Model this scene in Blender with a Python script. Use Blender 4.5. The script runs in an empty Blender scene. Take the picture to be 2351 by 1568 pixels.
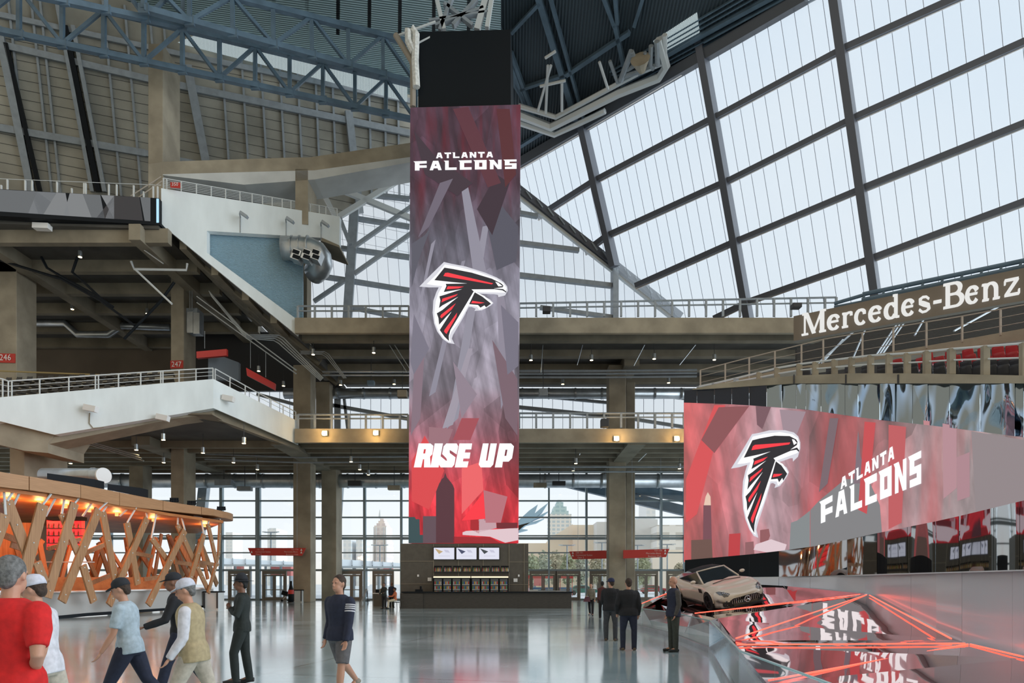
import bpy, bmesh, math, random
from mathutils import Vector, Matrix
from mathutils.geometry import tessellate_polygon
random.seed(7)
ORD=['first','second','third','fourth','fifth','sixth','seventh','eighth','ninth','tenth','eleventh','twelfth','thirteenth','fourteenth','fifteenth','sixteenth','seventeenth','eighteenth','nineteenth','twentieth']
SC=bpy.context.scene; COL=SC.collection
# ---------------- camera, world, exposure ----------------
F=1567.0; CX=1175.5; HY=1340.0; CH=1.62
cam=bpy.data.cameras.new('camera'); cam.sensor_width=36; cam.lens=36*F/2351
cam.shift_y=(HY-784)/2351; cam.clip_end=3000
camo=bpy.data.objects.new('camera',cam); COL.objects.link(camo)
camo.location=(0,0,CH); camo.rotation_euler=(math.pi/2,0,0); SC.camera=camo
SC.view_settings.view_transform='Standard'; SC.view_settings.look='None'
SC.view_settings.gamma=1; SC.view_settings.use_curve_mapping=False
SC.view_settings.exposure=0.15
SC.cycles.max_bounces=7; SC.cycles.transparent_max_bounces=16; SC.cycles.caustics_reflective=False
SC.cycles.caustics_refractive=False; SC.cycles.sample_clamp_indirect=4; SC.cycles.use_denoising=True
wd=bpy.data.worlds.new('sky'); SC.world=wd; wd.use_nodes=True
def world():
    nt=wd.node_tree; n=nt.nodes; L=nt.links; bg=n['Background']
    tc=n.new('ShaderNodeTexCoord'); sp=n.new('ShaderNodeSeparateXYZ'); L.new(tc.outputs['Generated'],sp.inputs[0])
    # bright white-blue daylight ahead, warmer and dimmer haze behind, deeper blue overhead
    r1=n.new('ShaderNodeValToRGB'); e=r1.color_ramp.elements
    e[0].position=0.0; e[0].color=(0.90,0.86,0.80,1); e[1].position=1; e[1].color=(0.56,0.70,0.88,1)
    x=e.new(0.06); x.color=(0.93,0.95,0.97,1); x=e.new(0.4); x.color=(0.74,0.83,0.93,1)
    L.new(sp.outputs[2],r1.inputs[0])
    ns=n.new('ShaderNodeTexNoise'); ns.inputs['Scale'].default_value=2.2; ns.inputs['Detail'].default_value=5
    L.new(tc.outputs['Generated'],ns.inputs['Vector'])
    cr=n.new('ShaderNodeValToRGB'); cr.color_ramp.elements[0].position=.42; cr.color_ramp.elements[1].position=.68
    L.new(ns.outputs[0],cr.inputs[0])
    mx=n.new('ShaderNodeMixRGB'); mx.inputs[2].default_value=(0.86,0.89,0.93,1); L.new(r1.outputs[0],mx.inputs[1])
    m1=n.new('ShaderNodeMath'); m1.operation='MULTIPLY'; m1.inputs[1].default_value=.75; L.new(cr.outputs[0],m1.inputs[0]); L.new(m1.outputs[0],mx.inputs[0])
    # behind: warm
    mr=n.new('ShaderNodeMapRange'); mr.inputs[1].default_value=.15; mr.inputs[2].default_value=-.5; L.new(sp.outputs[1],mr.inputs[0])
    m2=n.new('ShaderNodeMixRGB'); m2.inputs[2].default_value=BEHIND; L.new(mx.outputs[0],m2.inputs[1]); L.new(mr.outputs[0],m2.inputs[0])
    mr2=n.new('ShaderNodeMapRange'); mr2.inputs[1].default_value=.66; mr2.inputs[2].default_value=.95; L.new(sp.outputs[0],mr2.inputs[0])
    m3=n.new('ShaderNodeMixRGB'); m3.inputs[2].default_value=SIDE; L.new(m2.outputs[0],m3.inputs[1]); L.new(mr2.outputs[0],m3.inputs[0])
    L.new(m3.outputs[0],bg.inputs[0]); bg.inputs[1].default_value=1.0
BEHIND=(.49,.43,.33,1); SIDE=(3.6,4.0,4.3,1)
world()
# ---------------- helpers ----------------
def W(px,py,Y): return Vector(((px-CX)/F*Y,Y,CH+(HY-py)/F*Y))
def GY(py): return CH*F/(py-HY)
class Pl:
    def __init__(s,p,n): s.p=Vector(p); s.n=Vector(n).normalized(); s.n*= (1 if s.n.y>0 else -1)
    def __call__(s,px,py,off=0):
        d=Vector(((px-CX)/F,1,(HY-py)/F)); o=Vector((0,0,CH))
        t=(s.p-s.n*off-o).dot(s.n)/d.dot(s.n); return o+d*t
def VP(x1,Y1,x2,Y2):
    a=W(x1,HY,Y1); b=W(x2,HY,Y2); d=b-a; return Pl(a,(-d.y,d.x,0))
MATS={}
def mat(name,col,rough=.6,metal=0,nscale=0,namt=.25,bump=0,emit=None,es=1,spec=.5,stretch=None,coat=0,alpha=1,trans=0,col2=None):
    if name in MATS: return MATS[name]
    m=bpy.data.materials.new(name); m.use_nodes=True; nt=m.node_tree; b=nt.nodes['Principled BSDF']
    b.inputs['Base Color'].default_value=(*col,1); b.inputs['Roughness'].default_value=rough; b.inputs['Metallic'].default_value=metal
    b.inputs['Specular IOR Level'].default_value=spec; b.inputs['Coat Weight'].default_value=coat; b.inputs['Coat Roughness'].default_value=.05
    if emit: b.inputs['Emission Color'].default_value=(*emit,1); b.inputs['Emission Strength'].default_value=es
    if nscale:
        tc=nt.nodes.new('ShaderNodeTexCoord'); mp=nt.nodes.new('ShaderNodeMapping'); nt.links.new(tc.outputs['Object'],mp.inputs[0])
        if stretch: mp.inputs['Scale'].default_value=stretch
        ns=nt.nodes.new('ShaderNodeTexNoise'); ns.inputs['Scale'].default_value=nscale; ns.inputs['Detail'].default_value=6
        nt.links.new(mp.outputs[0],ns.inputs['Vector'])
        mx=nt.nodes.new('ShaderNodeMixRGB'); c2=col2 or tuple(c*(1-namt) for c in col); c1=tuple(min(1,c*(1+namt*.6)) for c in col)
        mx.inputs[1].default_value=(*c1,1); mx.inputs[2].default_value=(*c2,1)
        rp=nt.nodes.new('ShaderNodeMapRange'); rp.inputs[1].default_value=.35; rp.inputs[2].default_value=.65
        nt.links.new(ns.outputs[0],rp.inputs[0]); nt.links.new(rp.outputs[0],mx.inputs[0]); nt.links.new(mx.outputs[0],b.inputs['Base Color'])
        if bump:
            bp=nt.nodes.new('ShaderNodeBump'); bp.inputs['Strength'].default_value=bump; bp.inputs['Distance'].default_value=.05
            nt.links.new(ns.outputs[0],bp.inputs['Height']); nt.links.new(bp.outputs[0],b.inputs['Normal'])
    MATS[name]=m; return m
def emat(name,col,s=1):
    if name in MATS: return MATS[name]
    m=bpy.data.materials.new(name); m.use_nodes=True; b=m.node_tree.nodes['Principled BSDF']
    b.inputs['Base Color'].default_value=(.02,.02,.02,1); b.inputs['Roughness'].default_value=.35
    b.inputs['Emission Color'].default_value=(*col,1); b.inputs['Emission Strength'].default_value=s; MATS[name]=m; return m
def glassmat(name,tint,gl=.12,rough=.02,trl=0):
    if name in MATS: return MATS[name]
    m=bpy.data.materials.new(name); m.use_nodes=True; nt=m.node_tree; nt.nodes.clear(); n=nt.nodes
    o=n.new('ShaderNodeOutputMaterial'); t=n.new('ShaderNodeBsdfTransparent'); t.inputs[0].default_value=(*tint,1)
    g=n.new('ShaderNodeBsdfGlossy'); g.inputs['Roughness'].default_value=rough; g.inputs[0].default_value=(.9,.95,1,1)
    mx=n.new('ShaderNodeMixShader'); lw=n.new('ShaderNodeFresnel'); lw.inputs[0].default_value=1.45
    ad=n.new('ShaderNodeMath'); ad.operation='ADD'; ad.inputs[1].default_value=gl; ad.use_clamp=True
    ge=n.new('ShaderNodeNewGeometry'); iv=n.new('ShaderNodeMath'); iv.operation='SUBTRACT'; iv.inputs[0].default_value=1; nt.links.new(ge.outputs['Backfacing'],iv.inputs[1])
    ml=n.new('ShaderNodeMath'); ml.operation='MULTIPLY'; nt.links.new(iv.outputs[0],ml.inputs[1]); nt.links.new(ad.outputs[0],ml.inputs[0])
    nt.links.new(lw.outputs[0],ad.inputs[0]); nt.links.new(ml.outputs[0],mx.inputs[0])
    nt.links.new(t.outputs[0],mx.inputs[1]); nt.links.new(g.outputs[0],mx.inputs[2]); last=mx
    if trl:
        d=n.new('ShaderNodeBsdfTranslucent'); d.inputs[0].default_value=(.85,.9,.95,1); m2=n.new('ShaderNodeMixShader'); m2.inputs[0].default_value=trl
        nt.links.new(mx.outputs[0],m2.inputs[1]); nt.links.new(d.outputs[0],m2.inputs[2]); last=m2
    nt.links.new(last.outputs[0],o.inputs[0]); MATS[name]=m; return m
class MB:
    def __init__(s): s.v=[]; s.f=[]
    def add(s,vs,fs):
        k=len(s.v); s.v+= [Vector(v) for v in vs]; s.f+=[tuple(i+k for i in f) for f in fs]; return s
    def box(s,c,sz,R=None):
        c=Vector(c); vs=[Vector((x*sz[0]/2,y*sz[1]/2,z*sz[2]/2)) for x in(-1,1) for y in(-1,1) for z in(-1,1)]
        if R is not None: vs=[R@v for v in vs]
        return s.add([v+c for v in vs],[(0,1,3,2),(4,6,7,5),(0,4,5,1),(2,3,7,6),(0,2,6,4),(1,5,7,3)])
    def bx(s,x0,x1,y0,y1,z0,z1): return s.box(((x0+x1)/2,(y0+y1)/2,(z0+z1)/2),(abs(x1-x0),abs(y1-y0),abs(z1-z0)))
    def bar(s,a,b,w,h=None,n=(0,0,1)):
        a=Vector(a); b=Vector(b); h=h or w; d=(b-a); L=d.length
        if L<1e-6: return s
        d.normalize(); n=Vector(n); sd=d.cross(n)
        if sd.length<1e-4: sd=d.cross(Vector((1,0,0)))
        sd.normalize(); up=sd.cross(d).normalized()
        R=Matrix((d,sd,up)).transposed(); return s.box((a+b)/2,(L,w,h),R)
    def tube(s,pts,r,n=8,caps=True):
        pts=[Vector(p) for p in pts]; rr=r if isinstance(r,(list,tuple)) else [r]*len(pts); rings=[]; ref=None
        for i,p in enumerate(pts):
            d=(pts[min(i+1,len(pts)-1)]-pts[max(i-1,0)]).normalized()
            if ref is None: ref=Vector((0,0,1)) if abs(d.z)<.9 else Vector((1,0,0))
            u=d.cross(ref)
            if u.length<1e-4: u=d.cross(Vector((0,1,0)))
            u.normalize(); w=u.cross(d).normalized(); ref=w
            rings.append([p+u*(math.cos(2*math.pi*k/n)*rr[i])+w*(math.sin(2*math.pi*k/n)*rr[i]) for k in range(n)])
        return s.loft(rings,caps)
    def loft(s,rings,caps=True,closed=True):
        n=len(rings[0]); vs=[v for r in rings for v in r]; fs=[]
        for i in range(len(rings)-1):
            for k in range(n if closed else n-1):
                k2=(k+1)%n; fs.append((i*n+k,i*n+k2,(i+1)*n+k2,(i+1)*n+k))
        if caps and closed: fs.append(tuple(range(n))[::-1]); fs.append(tuple((len(rings)-1)*n+k for k in range(n)))
        return s.add(vs,fs)
    def prism(s,pts,t):
        pts=[Vector(p) for p in pts]; t=Vector(t); n=len(pts)
        tri=tessellate_polygon([pts]); vs=pts+[p+t for p in pts]
        fs=[tuple(f) for f in tri]+[tuple(i+n for i in reversed(f)) for f in tri]
        fs+=[(i,(i+1)%n,(i+1)%n+n,i+n) for i in range(n)]; return s.add(vs,fs)
    def poly(s,pts):
        pts=[Vector(p) for p in pts]; return s.add(pts,[tuple(f) for f in tessellate_polygon([pts])])
    def quad(s,a,b,c,d): return s.add([a,b,c,d],[(0,1,2,3)])
    def ell(s,c,r,R=None,nu=12,nv=8):
        c=Vector(c); rings=[]
        for j in range(nv+1):
            t=math.pi*(j+.0)/nv; t=min(max(t,.02),math.pi-.02)
            ring=[]
            for k in range(nu):
                a=2*math.pi*k/nu; v=Vector((r[0]*math.sin(t)*math.cos(a),r[1]*math.sin(t)*math.sin(a),r[2]*math.cos(t)))
                ring.append(c+(R@v if R is not None else v))
            rings.append(ring)
        return s.loft(rings)
    def build(s,name,m,parent=None,smooth=False,bevel=0,local=False):
        me=bpy.data.meshes.new(name); off=Vector((0,0,0))
        if parent is not None and not local: off=parent['_o'] if '_o' in parent else Vector((0,0,0)); off=Vector(off)
        me.from_pydata([tuple(v-off) for v in s.v],[],s.f)
        bm=bmesh.new(); bm.from_mesh(me); bmesh.ops.recalc_face_normals(bm,faces=bm.faces); bm.to_mesh(me); bm.free()
        for mm in (m if isinstance(m,(list,tuple)) else [m]): me.materials.append(mm)
        if smooth: me.polygons.foreach_set('use_smooth',[True]*len(me.polygons))
        o=bpy.data.objects.new(name,me); COL.objects.link(o)
        if parent is not None: o.parent=parent; o['_o']=tuple(off)
        if bevel:
            b=o.modifiers.new('b','BEVEL'); b.width=bevel; b.segments=2; b.limit_method='ANGLE'
        return o
def T(name,label,cat,loc=(0,0,0),group=None,rot=0):
    o=bpy.data.objects.new(name,None); COL.objects.link(o); o.location=loc; o.rotation_euler=(0,0,rot) if not isinstance(rot,tuple) else rot
    o.empty_display_size=.2; o['label']=label; o['category']=cat; o['_o']=tuple(loc) if rot==0 else (0,0,0)
    if group: o['group']=group
    return o
def tag(o,label,cat,group=None,kind=None):
    o['label']=label; o['category']=cat
    if group: o['group']=group
    if kind: o['kind']=kind
    return o
def S(o,label=None,cat=None):
    o['kind']='structure'
    if label: o['label']=label
    if cat: o['category']=cat
    return o
def copy_tree(o,parent=None):
    c=o.copy(); COL.objects.link(c); c.parent=parent
    for ch in list(o.children): copy_tree(ch,c)
    return c
def textmesh(txt,size,name='lettering'):
    cu=bpy.data.curves.new(name,'FONT'); cu.body=txt; cu.size=size; cu.align_x='CENTER'; cu.align_y='CENTER'; cu.resolution_u=2
    o=bpy.data.objects.new(name,cu); COL.objects.link(o); dg=bpy.context.evaluated_depsgraph_get()
    me=bpy.data.meshes.new_from_object(o.evaluated_get(dg)); bpy.data.objects.remove(o); return me
def text_on(txt,size,c,R,m,parent,name='lettering',sx=1):
    me=textmesh(txt,size,name); off=Vector(parent['_o']) if parent is not None and '_o' in parent else Vector((0,0,0))
    for v in me.vertices: v.co=Vector(c)+R@Vector((v.co.x*sx,v.co.y,0))-off
    me.materials.clear(); me.materials.append(m); o=bpy.data.objects.new(name,me); COL.objects.link(o)
    if parent is not None: o.parent=parent; o['_o']=tuple(off)
    return o
def Rpl(pl):  # text frame on a vertical plane facing the viewer: x right, y up
    n=-pl.n; n=Vector((n.x,n.y,0)).normalized(); up=Vector((0,0,1)); r=up.cross(n); return Matrix((r,up,n)).transposed()
# ---------------- materials ----------------
M={}
M['conc']=mat('concrete',(.36,.312,.235),.85,nscale=.6,namt=.22,bump=.15)
M['concp']=mat('pale concrete',(.62,.63,.62),.8,nscale=.5,namt=.12,bump=.05)
M['concd']=mat('raw concrete',(.27,.235,.175),.85,nscale=.5,namt=.25,bump=.1)
M['steel']=mat('grey painted steel',(.34,.38,.42),.5,.1,nscale=2,namt=.12)
M['steelb']=mat('blue grey steel',(.12,.185,.25),.45,.15,nscale=1,namt=.2)
M['steeld']=mat('dark steel',(.09,.10,.12),.5,.3)
M['steelw']=mat('pale steel',(.70,.73,.74),.45,.1)
M['panel']=mat('metal wall panel',(.40,.385,.33),.55,.1,nscale=.25,namt=.3)
M['black']=mat('black',(.008,.011,.015),.6,spec=.2)
M['dark']=mat('dark grey',(.05,.05,.055),.6)
M['galv']=mat('galvanised duct',(.50,.54,.57),.35,.75,nscale=1.5,namt=.15)
M['red']=mat('red sign paint',(.55,.04,.03),.5)
M['white']=mat('white',(.85,.85,.85),.5)
M['roofd']=mat('roof deck dark',(.05,.07,.085),.6,.2,nscale=.5,namt=.3)
M['etfe']=glassmat('foil cushion',(.905,.91,.905),gl=.02,rough=.3,trl=.12)
M['glass']=glassmat('glass',(.965,.985,.99),gl=.02)
M['glassr']=glassmat('railing glass',(.93,.97,.97),gl=.10)
M['lampw']=emat('lamp warm',(1,.72,.35),14)
M['lampf']=emat('flood lamp',(1,.62,.22),60)
def corrmat(name,c1,c2,scale,axis='X',rough=.45,metal=.3):
    m=bpy.data.materials.new(name); m.use_nodes=True; nt=m.node_tree; b=nt.nodes['Principled BSDF']; b.inputs['Roughness'].default_value=rough; b.inputs['Metallic'].default_value=metal
    tc=nt.nodes.new('ShaderNodeTexCoord'); w=nt.nodes.new('ShaderNodeTexWave'); w.wave_type='BANDS'; w.bands_direction=axis; w.inputs['Scale'].default_value=scale
    nt.links.new(tc.outputs['UV' if False else 'Object'],w.inputs['Vector']); mx=nt.nodes.new('ShaderNodeMixRGB')
    mx.inputs[1].default_value=(*c1,1); mx.inputs[2].default_value=(*c2,1); nt.links.new(w.outputs[0],mx.inputs[0]); nt.links.new(mx.outputs[0],b.inputs['Base Color'])
    bp=nt.nodes.new('ShaderNodeBump'); bp.inputs['Distance'].default_value=.1; bp.inputs['Strength'].default_value=.6; nt.links.new(w.outputs[0],bp.inputs['Height']); nt.links.new(bp.outputs[0],b.inputs['Normal'])
    MATS[name]=m; return m
# ---------------- floor and outside ground ----------------
def floormat():
    m=bpy.data.materials.new('polished concrete floor'); m.use_nodes=True; nt=m.node_tree; n=nt.nodes; L=nt.links; b=n['Principled BSDF']
    tc=n.new('ShaderNodeTexCoord'); mp=n.new('ShaderNodeMapping'); mp.inputs['Scale'].default_value=(.5,1,1); L.new(tc.outputs['Object'],mp.inputs[0])
    ns=n.new('ShaderNodeTexNoise'); ns.inputs['Scale'].default_value=.35; ns.inputs['Detail'].default_value=8; ns.inputs['Roughness'].default_value=.65; L.new(mp.outputs[0],ns.inputs['Vector'])
    n2=n.new('ShaderNodeTexNoise'); n2.inputs['Scale'].default_value=2.2; n2.inputs['Detail'].default_value=4; L.new(mp.outputs[0],n2.inputs['Vector'])
    cr=n.new('ShaderNodeValToRGB'); cr.color_ramp.elements[0].position=.35; cr.color_ramp.elements[0].color=(.37,.50,.53,1)
    cr.color_ramp.elements[1].position=.7; cr.color_ramp.elements[1].color=(.62,.77,.80,1); L.new(ns.outputs[0],cr.inputs[0])
    # saw-cut joints
    br=n.new('ShaderNodeTexBrick'); br.offset=0; br.inputs['Color1'].default_value=(1,1,1,1); br.inputs['Color2'].default_value=(1,1,1,1); br.inputs['Mortar'].default_value=(.35,.35,.35,1)
    br.inputs['Scale'].default_value=1; br.inputs['Mortar Size'].default_value=.02; br.inputs['Brick Width'].default_value=7; br.inputs['Row Height'].default_value=5.5
    mp2=n.new('ShaderNodeMapping'); mp2.inputs['Rotation'].default_value=(0,0,.22); L.new(tc.outputs['Object'],mp2.inputs[0]); L.new(mp2.outputs[0],br.inputs['Vector'])
    mu=n.new('ShaderNodeMixRGB'); mu.blend_type='MULTIPLY'; mu.inputs[0].default_value=1; L.new(cr.outputs[0],mu.inputs[1]); L.new(br.outputs[0],mu.inputs[2]); L.new(mu.outputs[0],b.inputs['Base Color'])
    r=n.new('ShaderNodeMapRange'); r.inputs[1].default_value=.3; r.inputs[2].default_value=.7; r.inputs[3].default_value=.08; r.inputs[4].default_value=.2; L.new(ns.outputs[0],r.inputs[0]); L.new(r.outputs[0],b.inputs['Roughness'])
    bp=n.new('ShaderNodeBump'); bp.inputs['Strength'].default_value=.05; bp.inputs['Distance'].default_value=.03; L.new(n2.outputs[0],bp.inputs['Height']); L.new(bp.outputs[0],b.inputs['Normal'])
    b.inputs['Specular IOR Level'].default_value=.9; b.inputs['Coat Weight'].default_value=.7; b.inputs['Coat Roughness'].default_value=.1; return m
S(MB().bx(-65,60,-20,67.6,-.3,0).build('floor',floormat()),'wide polished grey concrete concourse floor with glossy reflections','floor')
YG=52.0; YC=59.5; YW=67.0
# ---------------- foil roof-wall facets ----------------
P1=Pl(W(1413,700,67.5),Vector((-1.07,1,0)).cross(Vector((-1.25,-1,4.8))))
h2=Vector((1,.16,0)).normalized(); u2=Vector((-.06,-.05,1))
P2=Pl(W(1413,700,67.6),h2.cross(u2))
def window(name,outline,pl,label,m,off=0,th=.05):
    t=T(name,label,'window'); t['kind']='structure'
    MB().prism([pl(x,y,off) for x,y in outline],pl.n*th).build('pane',m,t); return t
w1=window("window_1",[(1100,428),(1195,379),(1843,0),(2800,-500),(2800,790),(1640,790),(1545,726),(1100,378)],P1,"huge sloping translucent foil facade right of the video column",M["etfe"])
w2=window('window_2',[(660,775),(685,590),(780,508),(940,404),(1100,378),(1545,726),(1640,790)],P2,'smaller translucent foil facet behind the video column above the upper gallery',M['etfe'])
def pbar(mb,pl,a,b,wpx,depth=.7,off=0,wm=None):
    A=pl(*a,off); B=pl(*b,off); w=wm or wpx*(A.y+B.y)/2/F; return mb.bar(A,B,w,depth,pl.n)
def beam_on(pl,a,b,wpx,par,m='steeld',name='beam',depth=.6,off=.35):
    return pbar(MB(),pl,a,b,wpx,depth,off).build(name,M[m],par)
mull=mat('foil frame steel',(.13,.14,.17),.5,.2)
M['mull']=mull; M['flange']=mat('pale flange',(.90,.82,.78),.5)
for a,b,w in [((1905,-80),(2014,700),18),((1596,30),(1719,735),16)]: beam_on(P1,a,b,w,w1,'mull','post',1.0,.5)
beam_on(P1,(1333,270),(1411,612),15,w1,'mull','post',1.0,.5)
for pts in [[(1236,497),(1368,413),(1650,265),(1940,110),(2500,-140)],[(1345,577),(1395,540),(1675,413),(1968,267),(2640,-32)],[(1460,655),(1702,548),(1985,430),(2640,168)],[(1640,730),(1722,690),(1996,594),(2640,356)]]:
    for i in range(len(pts)-1):
        if i==0 and pts[0][0] in(1236,1345): pass
        beam_on(P1,pts[i],pts[i+1],11 if i<len(pts)-2 else 14,w1,'mull','beam',.5,.4)
        A,B=pts[i],pts[i+1]; k=8 if i<len(pts)-2 else 10
        beam_on(P1,(A[0],A[1]+k),(B[0],B[1]+k),4,w1,'flange','flange',.15,.2)
beam_on(P1,(1150,401),(1850,-8),20,w1,'steeld','head_beam',.9,.4)
beam_on(P1,(1150,412),(1850,3),5,w1,'flange','flange',.2,.3)
# seam lines of the foil
sm=MB(); u1=Vector((-1.25,-1,4.8)); h1=Vector((-1.07,1,0)).normalized()
def inpoly(x,y,poly):
    c=False; n=len(poly)
    for i in range(n):
        (x1,y1),(x2,y2)=poly[i],poly[(i+1)%n]
        if (y1>y)!=(y2>y) and x<(x2-x1)*(y-y1)/(y2-y1)+x1: c=not c
    return c
def seams(mb,pl,u,h,org,n0,n1,step,poly,r):
    u=u.normalized()
    for i in range(n0,n1):
        p0=org+h*(i*step); run=[]
        for k in range(-40,170):
            p=p0+u*(k*.5); q=(CX+F*p.x/p.y,HY-F*(p.z-CH)/p.y) if p.y>3 else (-999,0)
            if inpoly(*q,poly): run.append(p)
        if len(run)>2: mb.bar(run[0],run[-1],r,r,pl.n)
seams(sm,P1,u1,h1,P1(1413,700,.05),-46,14,1.0,[(1195,379),(1843,0),(2790,-480),(2790,780),(1600,760),(1545,726),(1180,430)],.035)
M['seam']=mat('seam grey',(.42,.47,.55),.6)
sm.build('seams',M['seam'],w1)
sm=MB(); seams(sm,P2,u2,h2,P2(1413,700,.05),-34,5,1.0,[(685,770),(685,590),(780,508),(940,404),(1194,442),(1545,726),(1600,770)],.035); sm.build('seams',M['seam'],w2)
t=T('crease_truss','dark ladder rib running down the crease between the two foil facets','truss')
pbar(MB(),P2,(1100,366),(1562,728),15,.8,.5).build('chord',M['mull'],t)
pbar(MB(),P2,(1100,380),(1552,738),6,.4,.4).build('flange',M['steelw'],t)
for i in range(18):
    x=1110+i*25; y=366+(x-1100)*.7835; pbar(MB(),P2,(x-4,y-9),(x+9,y+9),3,.9,.6).build('rung',M['steel'],t)
for a,b,w in [((1190,489),(1234,497),8),((1190,558),(1329,575),9),((1190,632),(1403,656),10),((1240,706),(1403,728),8),((1195,484),(940,450),8),((940,457),(855,448),8),((940,521),(818,502),8),((940,591),(814,574),9),((940,667),(810,646),9),((793,643),(721,632),9),((800,572),(745,565),8),((940,733),(807,706),8)]:
    beam_on(P2,a,b,w,w2,'steel','beam',.5,.4)
beam_on(P2,(1411,600),(1411,740),13,w2,'steel','post',.9,.5)
beam_on(P2,(814,476),(797,745),20,w2,'steel','post',.9,.6)
# bracing struts near the left edge of the facet
PB=VP(680,58,940,60)
for i,(a,b,w,mm,lab) in enumerate([((726,412),(945,502),12,'steelw','long pale steel strut sloping right below the concrete frame'),((727,414),(771,500),10,'steelw','short steep pale strut beside the concrete frame post'),((814,566),(945,474),8,'steel','thin grey brace rising to the column at the top of the small foil facet'),((814,628),(945,535),8,'steel','grey brace rising to the column in the middle of the small foil facet'),((721,692),(790,645),8,'steel','short grey brace just above the handrail of the upper gallery'),((780,500),(804,562),8,'steel','short grey brace falling from the end of the white parapet'),((770,503),(960,386),11,'steelw','pale edge strut between metal wall and small foil facet')]):
    o=beam_on(PB,a,b,w,None,mm,'brace_strut',.35,0); tag(o,lab,'strut')
# ---------------- metal panel wall, upper left ----------------
P3=Pl(W(905,440,69),Vector((-1,-.45,0)).cross(Vector((.12,-.35,1))))
o=MB().prism([P3(x,y) for x,y in[(-600,400),(-600,-360),(700,-160),(1180,-40),(1180,230),(945,388),(782,503),(700,575),(640,520)]],P3.n*.3).build('wall_left',M['panel']); S(o,'inclined grey-brown metal panel wall with steel ribs, upper left','wall')
for a,b,w,d in [((-20,98),(340,182),13,.5),((340,182),(940,306),13,.5),((-20,290),(335,352),14,.5),((335,352),(470,380),11,.5),((430,128),(942,232),10,.4),((-20,30),(430,128),10,.4)]:
    pbar(MB(),P3,a,b,w,d,.3).build('wall_girt',M['steel'],o)
for a,b,w,mm in [((-4,60),(72,440),15,'steel'),((14,100),(92,440),8,'black'),((130,0),(212,440),8,'steel'),((150,60),(226,440),11,'black'),((168,60),(240,440),8,'steel'),((430,150),(478,400),18,'steel'),((800,255),(826,490),16,'steel')]:  # black entries: dark gaps between the steel ribs, painted as bars
    pbar(MB(),P3,a,b,w,.6,.4).build('wall_rib',M[mm],o)
for x in (48,100,120,262,310,365,395,520,565,608,650,690,730,768,850,885,915):
    y0=70+x*.2; pbar(MB(),P3,(x-35*(1-x/1000),y0-120),(x+22*(1-x/1000),450),4.5,.25,.12).build('wall_rib',M['steel'],o)
for k in range(16):
    y=60+k*22; pbar(MB(),P3,(-20,y),(940,y+190),.6,.05,.02).build('wall_seam',M['dark'],o)
# ---------------- roof decks ----------------
u4=(W(930,215,64)-W(150,12,58)); P4=Pl(W(150,12,58),u4.cross(W(600,-500,38)-W(150,12,58)))
M['deck']=corrmat('corrugated roof deck',(.06,.12,.14),(.55,.75,.78),1.3,'Y')
o=S(MB().prism([P4(x,y) for x,y in[(150,12),(950,220),(1150,255),(1150,-700),(-900,-700),(-500,-160)]],Vector((0,0,.4))).build('ceiling',M['deck']),'dark corrugated teal roof deck above the trusses','ceiling')
for x in (632,708,780,852,922,1000,1080): pbar(MB(),P4,(x,-300),(x-4,76),9,.3,.15).build('purlin',M['black'],o)
M['louv']=corrmat('daylight glow louvre',(.10,.16,.18),(.80,.90,.93),3.2,'X',.4,0)
_b=M['louv'].node_tree.nodes['Principled BSDF']; _mx=[n for n in M['louv'].node_tree.nodes if n.type=='MIX_RGB'][0]; M['louv'].node_tree.links.new(_mx.outputs[0],_b.inputs['Emission Color']); _b.inputs['Emission Strength'].default_value=.55  # daylight through the strip imitated by emission, the wall behind is closed
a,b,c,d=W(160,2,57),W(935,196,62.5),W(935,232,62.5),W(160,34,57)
S(MB().prism([a,b,c,d],Vector((0,.1,0))).build('window_3',M['louv']),'narrow ribbed strip window with daylight added as glow along the roof edge behind the truss','window')
# right roof
e1=P1(1150,403); e2=P1(1850,-10); P5=Pl(e1,(e2-e1).cross(Vector((-.55,-1,.42))))
M['roofr']=corrmat('roof underside',(.03,.045,.06),(.055,.08,.10),1.2,'X',.6,.1)
o=S(MB().prism([P5(x,y,0) for x,y in[(1100,432),(1850,-10),(2300,-280),(1900,-900),(900,-900),(1050,100)]],P5.n*.4).build('ceiling_right',M['roofr']),'dark blue-grey underside of the roof to the right of the column','ceiling')
for a,b,w in [((1235,-10),(1322,275),13),((1262,-10),(1345,290),6),((1385,-10),(1412,60),9),((1412,-10),(1418,55),8),((1412,55),(1432,150),9),((1478,-10),(1456,60),8),((1120,0),(1215,262),13),((1172,120),(1222,258),9),((1174,180),(1232,275),8),((1240,5),(1175,75),7),((1300,172),(1445,74),9),((1195,335),(1345,240),7),((1345,235),(1620,75),7),((1195,205),(1300,170),6),((1620,75),(1900,-75),9),((1616,95),(1880,-50),4)]:
    pbar(MB(),P5,a,b,w,.4,.3).build('rafter',M['steelb'],o)
M['deckr']=corrmat('corrugated soffit',(.05,.09,.11),(.42,.55,.60),3.0,'X',.4,.2)
o2=MB().prism([P5(x,y,.25) for x,y in[(1500,95),(1600,30),(1606,75),(1510,128)]],P5.n*.1).build('ceiling_soffit_strip',M['louv']); o2.parent=o  # soffit strip carries the same added glow
for k in range(9): pbar(MB(),P5,(1400+k*5,165+k*6.5),(1860+k*8,-105+k*9.5),2.6,.2,.2).build('soffit_rib',M['steelb'],o)
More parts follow.
